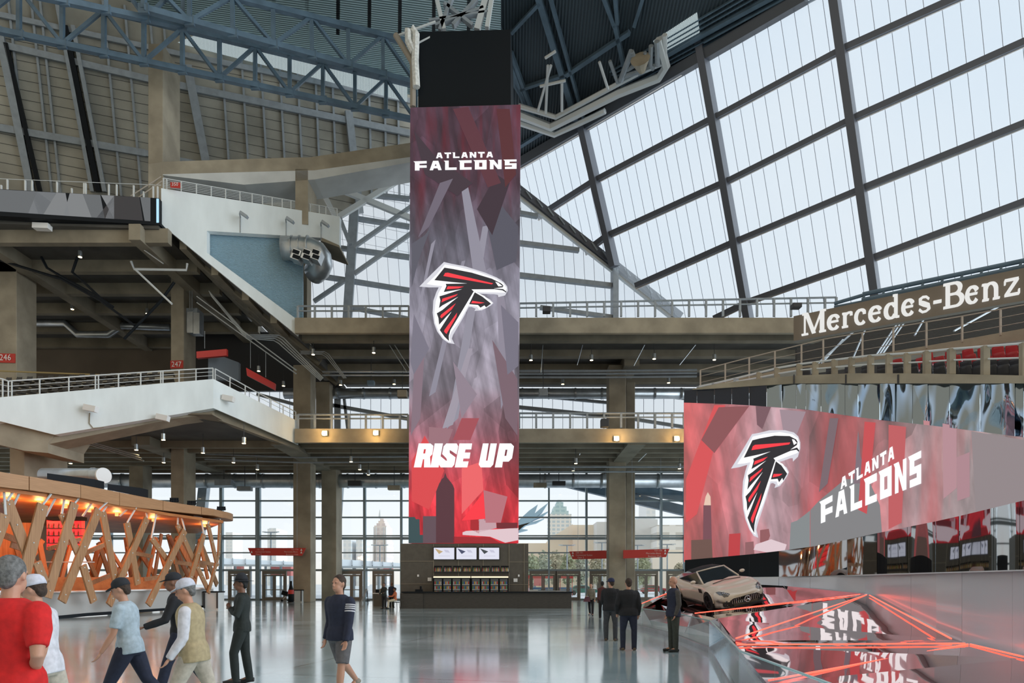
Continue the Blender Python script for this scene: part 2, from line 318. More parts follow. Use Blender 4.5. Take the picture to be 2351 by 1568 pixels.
# ---------------- blue roof truss, upper left ----------------
def truss(label,top,bot,n,w,par=None,phase=0):
    t=T('roof_truss',label,'truss',group=None)
    A0,A1,B0,B1=top[0],top[1],bot[0],bot[1]
    MB().bar(A0,A1,w,w).build('top_chord',M['steelb'],t); MB().bar(B0,B1,w,w).build('bottom_chord',M['steelb'],t)
    for i in range(n+1):
        f=i/n; a=A0.lerp(A1,f); b=B0.lerp(B1,f); MB().bar(a,b,w*.7,w*.7).build('upright',M['steelb'],t)
        MB().box(b,(w*1.7,w*.5,w*1.7)).build('gusset_plate',M['steelb'],t)
        if i<n:
            a2=A0.lerp(A1,(i+1)/n); b2=B0.lerp(B1,(i+1)/n)
            if (i+phase)%2: MB().bar(a,b2,w*.6,w*.6).build('diagonal',M['steelb'],t)
            else: MB().bar(b,a2,w*.6,w*.6).build('diagonal',M['steelb'],t)
    return t
truss('blue-grey steel roof truss nearest the metal wall, its lower chord passing behind the concrete post',(W(-60,-50,44),W(955,196,55)),(W(-60,58,44),W(955,276,55)),12,.36)
truss('blue-grey steel roof truss higher up, directly under the corrugated deck',(W(330,-60,44),W(955,102,53)),(W(330,20,44),W(955,192,53.5)),7,.38,phase=1)
truss('dark truss in the top left corner crossing above the other two',(W(-60,-170,40),W(420,-40,45)),(W(-60,-40,40),W(420,60,46)),5,.34)
# ---------------- galleries ----------------
XL=(680-CX)/F*YG; XR=30.0
def slabtop(mb,pts,z0,z1): return mb.prism([Vector((x,y,z0)) for x,y in pts],(0,0,z1-z0))
low=[(XL,YG),(XR,YG),(XR,YW),(-62,YW),(-60,46),(-22,46)]
ZL0,ZL1=12.3,13.35; ZU0,ZU1=20.6,21.75
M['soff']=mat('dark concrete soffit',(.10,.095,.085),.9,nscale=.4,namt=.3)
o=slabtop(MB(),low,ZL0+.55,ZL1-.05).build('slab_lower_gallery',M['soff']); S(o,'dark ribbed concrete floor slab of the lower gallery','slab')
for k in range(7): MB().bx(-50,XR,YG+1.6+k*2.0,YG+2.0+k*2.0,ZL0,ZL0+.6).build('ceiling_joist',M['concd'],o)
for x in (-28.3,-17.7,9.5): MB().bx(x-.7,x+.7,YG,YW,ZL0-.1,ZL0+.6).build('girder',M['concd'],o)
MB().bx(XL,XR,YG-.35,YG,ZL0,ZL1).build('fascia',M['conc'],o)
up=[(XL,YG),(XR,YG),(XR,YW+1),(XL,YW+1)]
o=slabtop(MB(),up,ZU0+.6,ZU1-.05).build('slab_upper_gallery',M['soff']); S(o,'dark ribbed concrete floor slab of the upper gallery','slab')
for k in range(4): MB().bx(XL,XR,YG+1.4+k*3.7,YG+2.1+k*3.7,ZU0+.05,ZU0+.65).build('ceiling_joist',M['concd'],o)
MB().bx(XL,XR,YG-.35,YG,ZU0,ZU1).build('fascia',M['conc'],o)
MB().bx(9.6,10.9,YC-1.2,YC+2.6,ZU0-.35,ZU0+.6).build('capital',M['concd'],o)
# left high ceiling over section 246/247
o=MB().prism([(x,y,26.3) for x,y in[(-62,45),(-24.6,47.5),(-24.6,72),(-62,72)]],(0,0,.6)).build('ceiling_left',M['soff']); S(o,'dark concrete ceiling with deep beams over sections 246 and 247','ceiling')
for y in (47.6,52,56,60,64.5,68.5): MB().bx(-62,-24,y,y+.55,25.4,26.4).build('ceiling_joist',M['concd'],o)
for x in (-26,-37): MB().bx(x-.4,x+.4,47,71,25.3,26.4).build('girder',M['concd'],o)
WP=VP(370,48,680,YG)
a=WP(372,515)+Vector((0,.55,-.03)); b=WP(680,768)+Vector((0,.55,-.03)); dd=Vector((0,15,0))
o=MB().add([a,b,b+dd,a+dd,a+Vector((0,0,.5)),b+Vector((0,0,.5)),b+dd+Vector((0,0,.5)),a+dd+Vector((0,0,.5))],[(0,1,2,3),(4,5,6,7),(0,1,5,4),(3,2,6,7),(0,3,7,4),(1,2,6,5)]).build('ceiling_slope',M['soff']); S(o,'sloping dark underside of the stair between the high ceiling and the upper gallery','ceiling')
for f in (.12,.35,.58,.8):
    p=a.lerp(b,f); MB().bar(p+Vector((0,0,-.1)),p+dd,.5,.7).build('stair_beam',M['concd'],o)
for k in range(1,5): MB().bar(a+dd*(k/5),b+dd*(k/5),.35,.6).build('stair_beam',M['concd'],o)
# back walls of the upper levels
S(MB().bx(-62,-33,69.5,70,13,26.4).build('wall_back_left',mat('brown wall',(.20,.165,.13),.8,nscale=.2,namt=.2)),'brown wall at the back of the left seating level','wall')
S(MB().bx(-33,XL-.3,67.2,67.6,20.6,26.4).build('wall_back_upper',M['dark']),'dark wall above the gallery windows under the stair','wall')
# ---------------- columns ----------------
def column(x0,x1,Y,ybot,ytop,depth,m='conc',label='',z0=None,z1=None):
    X0=(x0-CX)/F*Y; X1=(x1-CX)/F*Y; z0=(CH+(HY-ybot)/F*Y) if z0 is None else z0; z1=(CH+(HY-ytop)/F*Y) if z1 is None else z1
    o=MB().bx(X0,X1,Y,Y+depth,z0,z1).build('column',M[m],bevel=.04); S(o,label,'column'); return o
c1=column(673,713,YC,0,0,1.6,label='square concrete column left of the video column rising through both galleries',z0=0,z1=ZU0+.1)
c2=column(738,772,64,0,0,2.2,label='concrete column at the glass wall just right of the full-height square one',z0=0,z1=ZL0+.2)
c3=column(1398,1437,YC,0,0,1.6,label='square concrete column right of the video column rising through both galleries',z0=0,z1=ZU0+.1)
c4=column(1438,1458,64.5,0,0,1.5,label='narrow column peeking out from behind the right gallery column',z0=0,z1=ZU0+.1)
column(725,757,64.5,0,0,1.2,label='shorter column standing on the lower gallery beside the window, left side',z0=ZL1-.1,z1=ZU0+.1)
c5=column(392,422,55,0,0,2.1,label='concrete column carrying the red 247 sign',z0=0,z1=26.35)
c6=column(-34,38,52,0,0,2.2,label='wide concrete column carrying the red 246 sign at the left edge',z0=13,z1=26.35)
c7=column(22,56,43,0,0,4.2,label='concrete column rising out of the timber pub under the white ramp',z0=0,z1=12.2)
column(296,328,62,0,0,1.6,label='distant concrete column seen behind the timber pub',z0=0,z1=ZL0+.2)
c8=column(340,374,50,512,100,2.6,'conc','tall concrete post standing above the black ribbon board, upper left')
# frame beam
FB=VP(372,50,940,54)
o=MB().prism([FB(x,y) for x,y in[(340,376),(372,371),(678,361),(708,361),(945,327),(945,360),(722,391),(678,392),(372,400),(340,432)]],(0,.5,0)).build('concrete_frame_beam',M['conc'],bevel=.03); tag(o,'kinked tan concrete beam joining tall post and video column','beam')
o2=MB().prism([FB(x,y) for x,y in[(374,400),(678,392),(722,391),(945,360),(945,372),(722,412),(560,424),(374,402)]],(0,2.6,0)).build('haunch',M['concp'],o); 
o=MB().prism([FB(x,y) for x,y in[(678,388),(707,388),(707,515),(678,515)]],(0,2.3,0)).build('concrete_post',M['conc']); tag(o,'short tan concrete post under the kinked beam above the white parapet','post')
column(683,705,56.5,0,0,1.2,'concd','narrow dark column below the silver duct at the left end of the upper gallery',z0=ZU1,z1=CH+(HY-590)/F*56.5)
# ---------------- white parapets ----------------
M['wpar']=mat('white painted concrete',(.82,.88,.90),.7,nscale=.8,namt=.08,bump=.04,stretch=(1,1,.3))
o=MB().prism([WP(x,y) for x,y in[(370,432),(780,497),(779,563),(740,546),(475,530),(475,580),(688,738),(680,768),(370,515)]],(0,.5,0)).build('stair_parapet',M['wpar']); tag(o,'big white stair parapet beside the little red plate numbered 350','parapet')
M['blu']=corrmat('blue ribbed cladding',(.26,.42,.54),(.36,.54,.66),3.5,'Z',.5,.1)
S(MB().prism([WP(x,y,-.6) for x,y in[(458,515),(645,535),(695,560),(695,742),(458,585)]],(0,.2,0)).build('wall_blue',M['blu']),'blue ribbed wall panel framed by the white stair parapet','wall')
MB().prism([WP(x,y) for x,y in[(740,546),(779,563),(779,568),(735,552)]],(0,3,0)).build('soffit_edge',M['concd'],o)
# lower ramp
RA=VP(0,40,490,46); RB=VP(490,46,680,YG)
t=T('ramp_parapet','long white ramp parapet kinked above the timber pub','parapet')
MB().prism([RA(x,y) for x,y in[(-360,990),(0,912),(490,870),(490,937),(125,998),(0,967),(-360,1040)]],(0,.5,0)).build('left_run',M['wpar'],t)
MB().prism([RB(x,y) for x,y in[(490,870),(680,965),(680,1019),(490,937)]],(0,.5,0)).build('right_run',M['wpar'],t)
MB().prism([RA(x,y,-.5) for x,y in[(125,996),(490,935),(490,950),(395,962),(100,1022),(0,1012)]],(0,1.6,0)).build('edge_beam',M['conc'],t)
MB().prism([RA(x,y,-.4) for x,y in[(-40,960),(125,996),(110,1018),(110,1040),(57,1035),(-40,1012)]],(0,3.5,0)).build('haunch',M['conc'],t)
MB().prism([RB(x,y,-.5) for x,y in[(490,937),(680,1018),(690,1034),(480,956)]],(0,2.0,0)).build('edge_beam',M['concd'],t)
S(MB().bx(-62,-20,45.5,66,12.9,13.0).build('floor_left_level',M['concd']),'concrete floor of the left seating level','floor')
# ---------------- ribbon board ----------------
RP=VP(0,46,368,47.5)
t=T('ribbon_board','black LED ribbon board across the front of the upper left deck','display')
MB().prism([RP(x,y) for x,y in[(-420,410),(365,455),(365,513),(-420,462)]],(0,.4,0)).build('board',M['black'],t)
M['rib1']=emat('ribbon grey',(.10,.11,.12),1); M['rib2']=emat('ribbon light grey',(.17,.18,.19),1); M['rib3']=emat('ribbon dark',(.02,.02,.025),1)
def ry(x,f): return (435+x*.0548)*(1-f)+(489+x*.0658)*f
for x0,x1,s0,s1,mm in [(-60,70,0,18,'rib1'),(70,130,18,-30,'rib1'),(85,150,-20,10,'rib2'),(160,190,-14,20,'rib2'),(190,230,20,10,'rib1'),(232,262,30,-20,'rib2'),(262,320,-40,8,'rib3'),(322,345,10,0,'rib1')]:
    MB().prism([RP(x0,ry(x0,0),.02),RP(x1,ry(x1,0),.02),RP(x1+s1,ry(x1+s1,.93),.02),RP(x0+s0,ry(x0+s0,.93),.02)],(0,.02,0)).build('picture_patch',M[mm],t)
MB().prism([RP(359,456,.05),RP(364,456,.05),RP(364,511,.05),RP(359,511,.05)],(0,.1,0)).build('end_light',emat('ribbon blue',(.35,.6,.8),1.2),t)
MB().prism([RP(-420,463,.03),RP(368,511,.03),RP(368,517,.03),RP(-420,471,.03)],(0,.6,0)).build('trim',M['black'],t)
# ---------------- curtain wall ----------------
def fx(px,Y=YW): return (px-CX)/F*Y
def fz(py,Y=YW): return CH+(HY-py)/F*Y
bays=[(445,705,'left of the left concrete column'),(705,925,'between left columns and the snack bar'),(1190,1418,'between the snack bar and the right column'),(1418,1640,'right of the right concrete column')]
# extra bays hidden or half hidden, left part
bays=[(205,296,'far left, glimpsed behind the timber pub'),(328,445,'behind the timber pub, right part')]+bays+[(925,1190,'behind the snack bar')]
M['mulc']=mat('curtain wall mullion',(.28,.36,.40),.45,.3)
wi=4
for x0,x1,lab in bays:
    t=T('window_%d'%wi,'tall glass curtain wall bay '+lab,'window'); t['kind']='structure'; wi+=1
    X0,X1=fx(x0),fx(x1)
    MB().bx(X0,X1,YW+.02,YW+.05,0,12.6).build('pane',M['glass'],t)
    for py,h in [(1150,.14),(1188,.14),(1230,.12),(1236,.26),(1269,.12),(1309,.2),(1377,.25)]: MB().bx(X0,X1,YW-.15,YW+.1,fz(py)-h/2,fz(py)+h/2).build('transom',M['mulc'],t)
for px,w in [(510,.28),(594,.42),(772,.2),(838,.24),(922,.2),(1260,.16),(1346,.2),(1517,.2),(1570,.15),(427,.3),(340,.3),(255,.3)]:
    o=MB().bx(fx(px)-w/2,fx(px)+w/2,YW-.35,YW+.1,0,12.6).build('trim_%d'%wi,M['mulc']); S(o,None,None); wi+=1
# glass above lower gallery
t=T('window_%d'%wi,'strip of translucent glazing behind the lower gallery railing','window'); t['kind']='structure'; wi+=1
MB().bx(-30,XR,YW+.6,YW+.65,ZL1,ZU0+.4).build('pane',M['etfe'],t)
for k in range(60): MB().bx(-30+k,-29.96+k,YW+.5,YW+.55,ZL1,ZU0+.4).build('seam',M['seam'],t)
PGL=VP(600,66.5,1600,66.5)
for a,b,w in [((590,905),(700,935),7),((770,908),(940,898),6),((760,930),(960,966),8),((1190,935),(1420,958),8),((1190,905),(1400,925),6),((1440,900),(1600,918),6),((1440,960),(1600,985),7),((775,895),(775,1000),14),((788,895),(800,1000),6)]: beam_on(PGL,a,b,w,t,'steel','brace',.3,0)
# far sloping members seen through the curtain wall
for a,b,w,lab in [((1290,1105),(1600,1180),22,'big dark sloping beam outside the glass above the right doors'),((1435,1118),(1620,1150),22,'second sloping beam outside the glass at the right'),((470,1110),(455,1250),20,'pale leaning outer post behind the timber pub'),((780,1112),(768,1300),16,'pale leaning outer post right of the left columns')]:
    o=MB().bar(W(*a,70),W(*b,70),w*70/F,.8,(0,1,0)).build('outer_strut',M['steel'] if w<21 else M['steelb']); tag(o,lab,'strut')
# ---------------- doors ----------------
M['doorf']=mat('bronze door frame',(.22,.20,.17),.45,.4)
def doorpair(px0,px1,n):
    t=T('door_%d'%n,'pair of glazed entrance doors with bronze frames number %d counted from the left'%n,'door'); t['kind']='structure'
    X0,X1=fx(px0,66.8),fx(px1,66.8); m=(X0+X1)/2; Y=66.8
    f=MB().bx(X0-.1,X0+.08,Y-.15,Y+.1,0,2.85).bx(X1-.08,X1+.1,Y-.15,Y+.1,0,2.85).bx(X0+.08,X1-.08,Y-.145,Y+.095,2.55,2.85); f.build('frame',M['doorf'],t)
    for a,b in((X0+.08,m-.01),(m+.01,X1-.08)):
        l=MB().bx(a,a+.14,Y-.1,Y,0,2.5).bx(b-.14,b,Y-.1,Y,0,2.5).bx(a+.14,b-.14,Y-.095,Y-.005,2.35,2.5).bx(a+.14,b-.14,Y-.095,Y-.005,0,.3).bx(a+.14,b-.14,Y-.095,Y-.005,.98,1.06).build('leaf',M['doorf'],t)
        MB().bx(a+.14,b-.14,Y-.06,Y-.04,.3,2.35).build('glazing',M['glass'],l)
        MB().bx(a+.2,b-.2,Y-.2,Y-.15,1.02,1.08).build('push_bar',M['steelw'],l)
for i,(a,b) in enumerate([(345,398),(527,572),(605,656),(785,830),(858,902),(1218,1275),(1278,1330),(1356,1398),(1458,1508),(1532,1580)]): doorpair(a,b,i+1)
# ---------------- video column ----------------
def ledmat(name,base,facet_scale,streak,zlo,zhi,ramp,strength=1.0,axis='z',rough=.3,spec=.3,redx=None,wash=None):
    m=bpy.data.materials.new(name); m.use_nodes=True; nt=m.node_tree; n=nt.nodes; L=nt.links; b=n['Principled BSDF']
    b.inputs['Base Color'].default_value=(*base,1); b.inputs['Roughness'].default_value=rough; b.inputs['Specular IOR Level'].default_value=spec
    tc=n.new('ShaderNodeTexCoord'); sp=n.new('ShaderNodeSeparateXYZ'); L.new(tc.outputs['Object'],sp.inputs[0])
    mr=n.new('ShaderNodeMapRange'); mr.inputs[1].default_value=zlo; mr.inputs[2].default_value=zhi; L.new(sp.outputs[2 if axis=='z' else 0],mr.inputs[0])
    cr=n.new('ShaderNodeValToRGB'); cr.color_ramp.elements[0].position=ramp[0][0]; cr.color_ramp.elements[0].color=(*ramp[0][1],1)
    cr.color_ramp.elements[1].position=ramp[-1][0]; cr.color_ramp.elements[1].color=(*ramp[-1][1],1)
    for p,c in ramp[1:-1]: x=cr.color_ramp.elements.new(p); x.color=(*c,1)
    L.new(mr.outputs[0],cr.inputs[0])
    # triangular facets: two crossed voronois, different stretch
    last=cr.outputs[0]
    for sc,st,lo,hi in facet_scale:
        mp=n.new('ShaderNodeMapping'); mp.inputs['Scale'].default_value=st; mp.inputs['Rotation'].default_value=(0,streak,0); L.new(tc.outputs['Object'],mp.inputs[0])
        v=n.new('ShaderNodeTexVoronoi'); v.distance='MANHATTAN'; v.inputs['Scale'].default_value=sc; L.new(mp.outputs[0],v.inputs['Vector'])
        s2=n.new('ShaderNodeSeparateXYZ'); L.new(v.outputs['Color'],s2.inputs[0]); r=n.new('ShaderNodeMapRange'); r.inputs[3].default_value=lo; r.inputs[4].default_value=hi; L.new(s2.outputs[0],r.inputs[0])
        mu=n.new('ShaderNodeMixRGB'); mu.blend_type='MULTIPLY'; mu.inputs[0].default_value=1; L.new(last,mu.inputs[1]); L.new(r.outputs[0],mu.inputs[2]); last=mu.outputs[0]
    for ang,sc,st,lo,hi in ((.20,1.6,.05,.72,1.38),(-.32,1.1,.06,.82,1.22),(.9,.9,.10,.85,1.18)):
        mp=n.new('ShaderNodeMapping'); mp.inputs['Rotation'].default_value=(0,ang,0); L.new(tc.outputs['Object'],mp.inputs[0])
        mp2=n.new('ShaderNodeMapping'); mp2.inputs['Scale'].default_value=(1,1,st); L.new(mp.outputs[0],mp2.inputs[0])
        ns=n.new('ShaderNodeTexNoise'); ns.inputs['Scale'].default_value=sc; ns.inputs['Detail'].default_value=4; L.new(mp2.outputs[0],ns.inputs['Vector'])
        r=n.new('ShaderNodeMapRange'); r.inputs[1].default_value=.35; r.inputs[2].default_value=.66; r.inputs[3].default_value=lo; r.inputs[4].default_value=hi; L.new(ns.outputs[0],r.inputs[0])
        mu=n.new('ShaderNodeMixRGB'); mu.blend_type='MULTIPLY'; mu.inputs[0].default_value=1; L.new(last,mu.inputs[1]); L.new(r.outputs[0],mu.inputs[2]); last=mu.outputs[0]
    if redx:
        mp=n.new('ShaderNodeMapping'); mp.inputs['Scale'].default_value=(1.1,1,.12); L.new(tc.outputs['Object'],mp.inputs[0])
        ns=n.new('ShaderNodeTexNoise'); ns.inputs['Scale'].default_value=1.1; ns.inputs['Detail'].default_value=3; L.new(mp.outputs[0],ns.inputs['Vector'])
        r=n.new('ShaderNodeMapRange'); r.inputs[1].default_value=.5; r.inputs[2].default_value=.72; r.inputs[4].default_value=.75; L.new(ns.outputs[0],r.inputs[0])
        rz=n.new('ShaderNodeMapRange'); rz.inputs[1].default_value=redx[0]; rz.inputs[2].default_value=redx[1]; L.new(sp.outputs[2],rz.inputs[0])
        mm=n.new('ShaderNodeMath'); mm.operation='MULTIPLY'; L.new(r.outputs[0],mm.inputs[0]); L.new(rz.outputs[0],mm.inputs[1])
        mu=n.new('ShaderNodeMixRGB'); mu.inputs[2].default_value=redx[2]; L.new(mm.outputs[0],mu.inputs[0]); L.new(last,mu.inputs[1]); last=mu.outputs[0]
    L.new(last,b.inputs['Emission Color']); b.inputs['Emission Strength'].default_value=strength; return m
class Pn(Pl):
    def __call__(s,px,py,off=0): return Pl.__call__(s,px,py,-off)
def VP(x1,Y1,x2,Y2):
    a=W(x1,HY,Y1); b=W(x2,HY,Y2); d=b-a; return Pn(a,(-d.y,d.x,0))
LP=VP(942,46.5,1192,46.15)
M['led1']=ledmat('video column picture',(.015,.015,.018),[(.16,(1.3,1,.55),.62,1.35),(.33,(1.1,1,.6),.8,1.2)],.35,0,29.7,
 [(0,(.50,.018,.03)),(.1,(.58,.035,.05)),(.17,(.42,.055,.075)),(.25,(.27,.11,.14)),(.36,(.21,.185,.225)),(.55,(.21,.20,.25)),(.7,(.10,.095,.125)),(.82,(.07,.035,.055)),(1,(.07,.035,.055))],1.0,redx=(18,27,(.13,.008,.018,1)))
t=T('video_column','towering LED video column with a bird-head emblem and the words RISE UP','display',tuple(LP(1067,1249,0)))
a,b,c,d=LP(942,247),LP(1195,240),LP(1190,1247),LP(938,1247)
back=Vector((0,5.2,0))
pr=MB(); apex=(a+b)/2+Vector((0,6.3,0)); apb=(c+d)/2+Vector((0,6.3,0)); apex.z=(a.z+b.z)/2; apb.z=c.z
pr.add([a+LP.n*.25,b+LP.n*.25,c+LP.n*.25,d+LP.n*.25,apex,apb],[(0,1,2,3),(0,1,4),(3,2,5),(0,4,5,3),(1,4,5,2)]).build('column_body',M['black'],t)
MB().prism([a,b,c,d],LP.n*.25).build('screen_face',M['led1'],t)
MB().prism([LP(960,73,.5),LP(1172,68,.5),LP(1173,250,.5),LP(960,250,.5)],LP.n*4.2).build('black_upper_screen',M['black'],t)
DC=[0]
def decal(pl,pts,m,par,off=-.03,name='picture_shape',th=.01):
    if name=='picture_shape': DC[0]+=.0012; off-=DC[0]
    return MB().prism([pl(x,y,off) for x,y in pts],pl.n*th).build(name,m,par)
E={}
def em(c,s=1.0):
    k='screen colour %02x%02x%02x'%tuple(int(255*x) for x in c)
    if k not in E: E[k]=emat(k,c,s)
    return E[k]
WHT=em((.93,.93,.95)); BLK=em((.012,.012,.02)); RED=em((.86,.035,.055)); GRY=em((.62,.62,.68)); 
# ray and facet shapes of the picture
R_=[([(990,560),(1000,550),(958,740),(947,770)],(.24,.23,.29)),([(1108,520),(1122,517),(1052,960),(1025,985)],(.25,.24,.30)),([(1075,800),(1085,800),(1040,975),(1015,985)],(.30,.27,.33)),([(1140,640),(1152,640),(1182,860),(1150,940)],(.23,.21,.27)),([(1060,600),(1068,598),(1000,900),(985,910)],(.23,.22,.28)),([(950,860),(975,800),(965,960),(943,1000)],(.20,.14,.18)),([(1130,780),(1188,870),(1188,1000),(1160,960)],(.16,.10,.13)),([(1040,830),(1095,905),(1060,960)],(.24,.19,.24)),
([(945,560),(975,540),(990,520),(960,600),(945,660)],(.08,.08,.11)),([(1115,500),(1150,470),(1190,520),(1185,600),(1140,620)],(.07,.07,.10)),([(1140,400),(1170,420),(1130,540),(1095,480)],(.03,.015,.03)),
([(950,300),(1000,360),(1085,420),(1050,450),(975,400)],(.035,.02,.035)),([(1010,420),(1040,410),(985,520),(960,545)],(.13,.11,.15)),([(1040,250),(1075,245),(1150,420),(1120,430)],(.085,.02,.035)),([(1140,250),(1170,250),(1185,400),(1160,430)],(.075,.012,.02)),
([(1060,440),(1075,430),(1120,640),(1090,650)],(.24,.23,.29)),([(950,720),(985,800),(950,860),(942,830)],(.16,.15,.20)),([(1150,700),(1190,740),(1190,840),(1165,860)],(.15,.14,.19)),
([(945,1060),(975,1000),(1020,1080),(985,1170),(945,1150)],(.62,.05,.06)),([(1060,1075),(1105,1060),(1110,1125),(1060,1180)],(.75,.11,.12)),([(1110,1130),(1130,1190),(1060,1195)],(.85,.03,.05)),([(1110,1125),(1165,1140),(1150,1200),(1115,1200)],(.42,.14,.17)),
([(985,980),(1040,985),(1020,1040),(985,1020)],(.28,.14,.17)),([(1060,960),(1100,960),(1080,1010),(1040,1010)],(.32,.06,.08))]
for p,c in R_: decal(LP,p,em(c),t,-.02)
# skyline
sky=[([(938,1187),(952,1187),(955,1192),(963,1192),(964,1228),(971,1228),(971,1247),(938,1247)],(.025,.06,.07)),
([(971,1185),(1001,1185),(1001,1247),(971,1247)],(.10,.06,.08)),([(1001,1120),(1005,1112),(1010,1108),(1014,1100),(1019,1096),(1022,1085),(1026,1096),(1031,1102),(1036,1108),(1040,1114),(1043,1122),(1043,1247),(1001,1247)],(.075,.022,.035)),
([(1112,1168),(1120,1150),(1130,1152),(1140,1152),(1140,1195),(1112,1195)],(.30,.13,.16)),([(1131,1150),(1140,1155),(1139,1197),(1131,1197)],(.05,.02,.03)),([(1080,1182),(1100,1182),(1100,1225),(1080,1215)],(.35,.01,.02)),
([(1098,1188),(1138,1188),(1140,1212),(1100,1222)],(.48,.30,.34)),([(1140,1200),(1188,1200),(1188,1213),(1140,1213)],(.14,.01,.02)),([(1062,1222),(1070,1219),(1190,1212),(1190,1240),(1160,1246),(1125,1232),(1062,1228)],(.66,.50,.54)),([(1040,1232),(1125,1233),(1150,1247),(1040,1247)],(.30,.01,.02))]
for p,c in sky: decal(LP,p,em(c),t,-.035,'skyline_shape')
# falcon emblem, traced once in emblem space (zoom pixels)
EM={'o':[(215,508),(400,318),(583,140),(700,168),(900,205),(1200,300),(1380,375),(1480,440),(1532,510),(1540,570),(1500,640),(1400,665),(1392,632),(1340,622),(1200,618),(1110,615),(1270,700),(1325,755),(1290,790),(1220,830),(1150,865),(1040,872),(1060,840),(1000,815),(955,815),(880,960),(720,1230),(700,1290),(742,1370),(650,1355),(560,1290),(480,1180),(435,1060),(413,900),(425,720),(470,590),(505,520),(350,520)],
'w':[(325,470),(470,330),(596,178),(800,215),(1100,290),(1350,385),(1470,455),(1520,530),(1515,590),(1470,600),(1350,595),(1060,590),(1190,650),(1310,755),(1200,835),(1110,855),(1080,810),(950,790),(830,1010),(690,1190),(660,1260),(690,1345),(600,1310),(510,1190),(450,1050),(440,900),(460,730),(500,610),(560,500),(450,490)],
'k':[(590,225),(720,245),(1000,300),(1300,390),(1440,460),(1515,530),(1520,600),(1460,565),(1340,548),(995,550),(1030,580),(760,1030),(680,1160),(655,1250),(658,1325),(590,1260),(520,1160),(610,1020),(700,880),(780,800),(620,960),(510,1080),(500,980),(475,910),(560,860),(700,740),(800,660),(560,790),(508,830),(530,720),(515,655),(600,630),(860,545),(640,580),(580,590),(620,500),(610,468),(940,462),(700,440),(440,412)],
'k2':[(1045,595),(1160,660),(1290,765),(1215,820),(1190,790),(1130,825),(1095,785),(960,772)],
'r':[[(600,305),(640,300),(1320,460),(1300,475),(575,350)],[(640,505),(880,508),(800,535),(620,548)],[(560,690),(790,620),(760,650),(545,745)],[(540,930),(760,760),(700,850),(545,985),(525,960)],[(590,1160),(780,900),(770,960),(620,1220),(585,1185)],[(1010,722),(1190,750),(1130,762),(990,756)]],
'e':[[(1352,435),(1400,452),(1460,500),(1400,505)],[(1335,535),(1465,520),(1475,490),(1515,530),(1515,580),(1470,545),(1400,540)]]}
def emblem(pl,f,par,scale=1):
    g=lambda pts:[f(x,y) for x,y in pts]
    r=decal(pl,g(EM['o']),GRY,par,-.05*scale,'emblem_outline')
    decal(pl,g(EM['w']),WHT,r,-.065*scale,'emblem_white'); decal(pl,g(EM['k']),BLK,r,-.08*scale,'emblem_black'); decal(pl,g(EM['k2']),BLK,r,-.08*scale,'emblem_black')
    for q in EM['r']: decal(pl,g(q),RED,r,-.095*scale,'emblem_red')
    for q in EM['e']: decal(pl,g(q),WHT,r,-.095*scale,'emblem_white')
emblem(LP,lambda x,y:(930+x/6.533,580+y/6.533),t)
# block lettering
G={'A':([(0,1),(.28,0),(.72,0),(1,1),(.72,1),(.66,.8),(.34,.8),(.28,1)],[(.42,.55),(.58,.55),(.5,.3)]),
'T':([(-.05,0),(1,0),(1,.28),(.66,.28),(.66,1),(.36,1),(.36,.28),(.1,.28)],None),
'L':([(-.08,0),(.34,0),(.34,.74),(1,.74),(1,1),(.04,1),(.04,.14)],None),
'N':([(-.08,0),(.35,0),(.7,.55),(.7,0),(1,0),(1,1),(.68,1),(.33,.45),(.33,1),(.03,1),(.03,.14)],None),
'F':([(-.1,.02),(1,0),(1,.26),(.4,.28),(.4,.46),(1,.46),(1,.72),(.4,.72),(.4,1),(.02,1),(.02,.16)],None),
'C':([(-.1,0),(1,0),(1,.28),(.38,.28),(.38,.74),(1,.74),(1,1),(.02,1),(.02,.16)],None),
'O':([(-.1,0),(1,0),(1,1),(.02,1),(.02,.16)],[(.38,.28),(.38,.72),(.64,.72),(.64,.28)]),
'S':([(-.1,0),(1,0),(1,.22),(.42,.22),(.42,.40),(1,.40),(1,1),(.03,1),(.03,.76),(.62,.76),(.62,.62),(.02,.62),(.02,.14)],None)}
def letters(pl,txt,f,w,gap,par,m=None,name='lettering',off=-.06):
    mb=MB(); x=0
    for ch in txt:
        o,h=G[ch]
        loop=[pl(*f(x+px*w,py),off) for px,py in o]
        if h:
            hl=[pl(*f(x+px*w,py),off) for px,py in h]; tri=tessellate_polygon([loop,hl]); vs=loop+hl; mb.add(vs,[tuple(q) for q in tri])
        else: mb.poly(loop)
        x+=w+gap
    return mb.build(name,m or WHT,par)
letters(LP,'ATLANTA',lambda u,v:(1001+u*131,350.5-u*2.2+v*13),.118,.029,t)
letters(LP,'FALCONS',lambda u,v:(952+u*234,370-u*4+v*21.5),.118,.029,t)
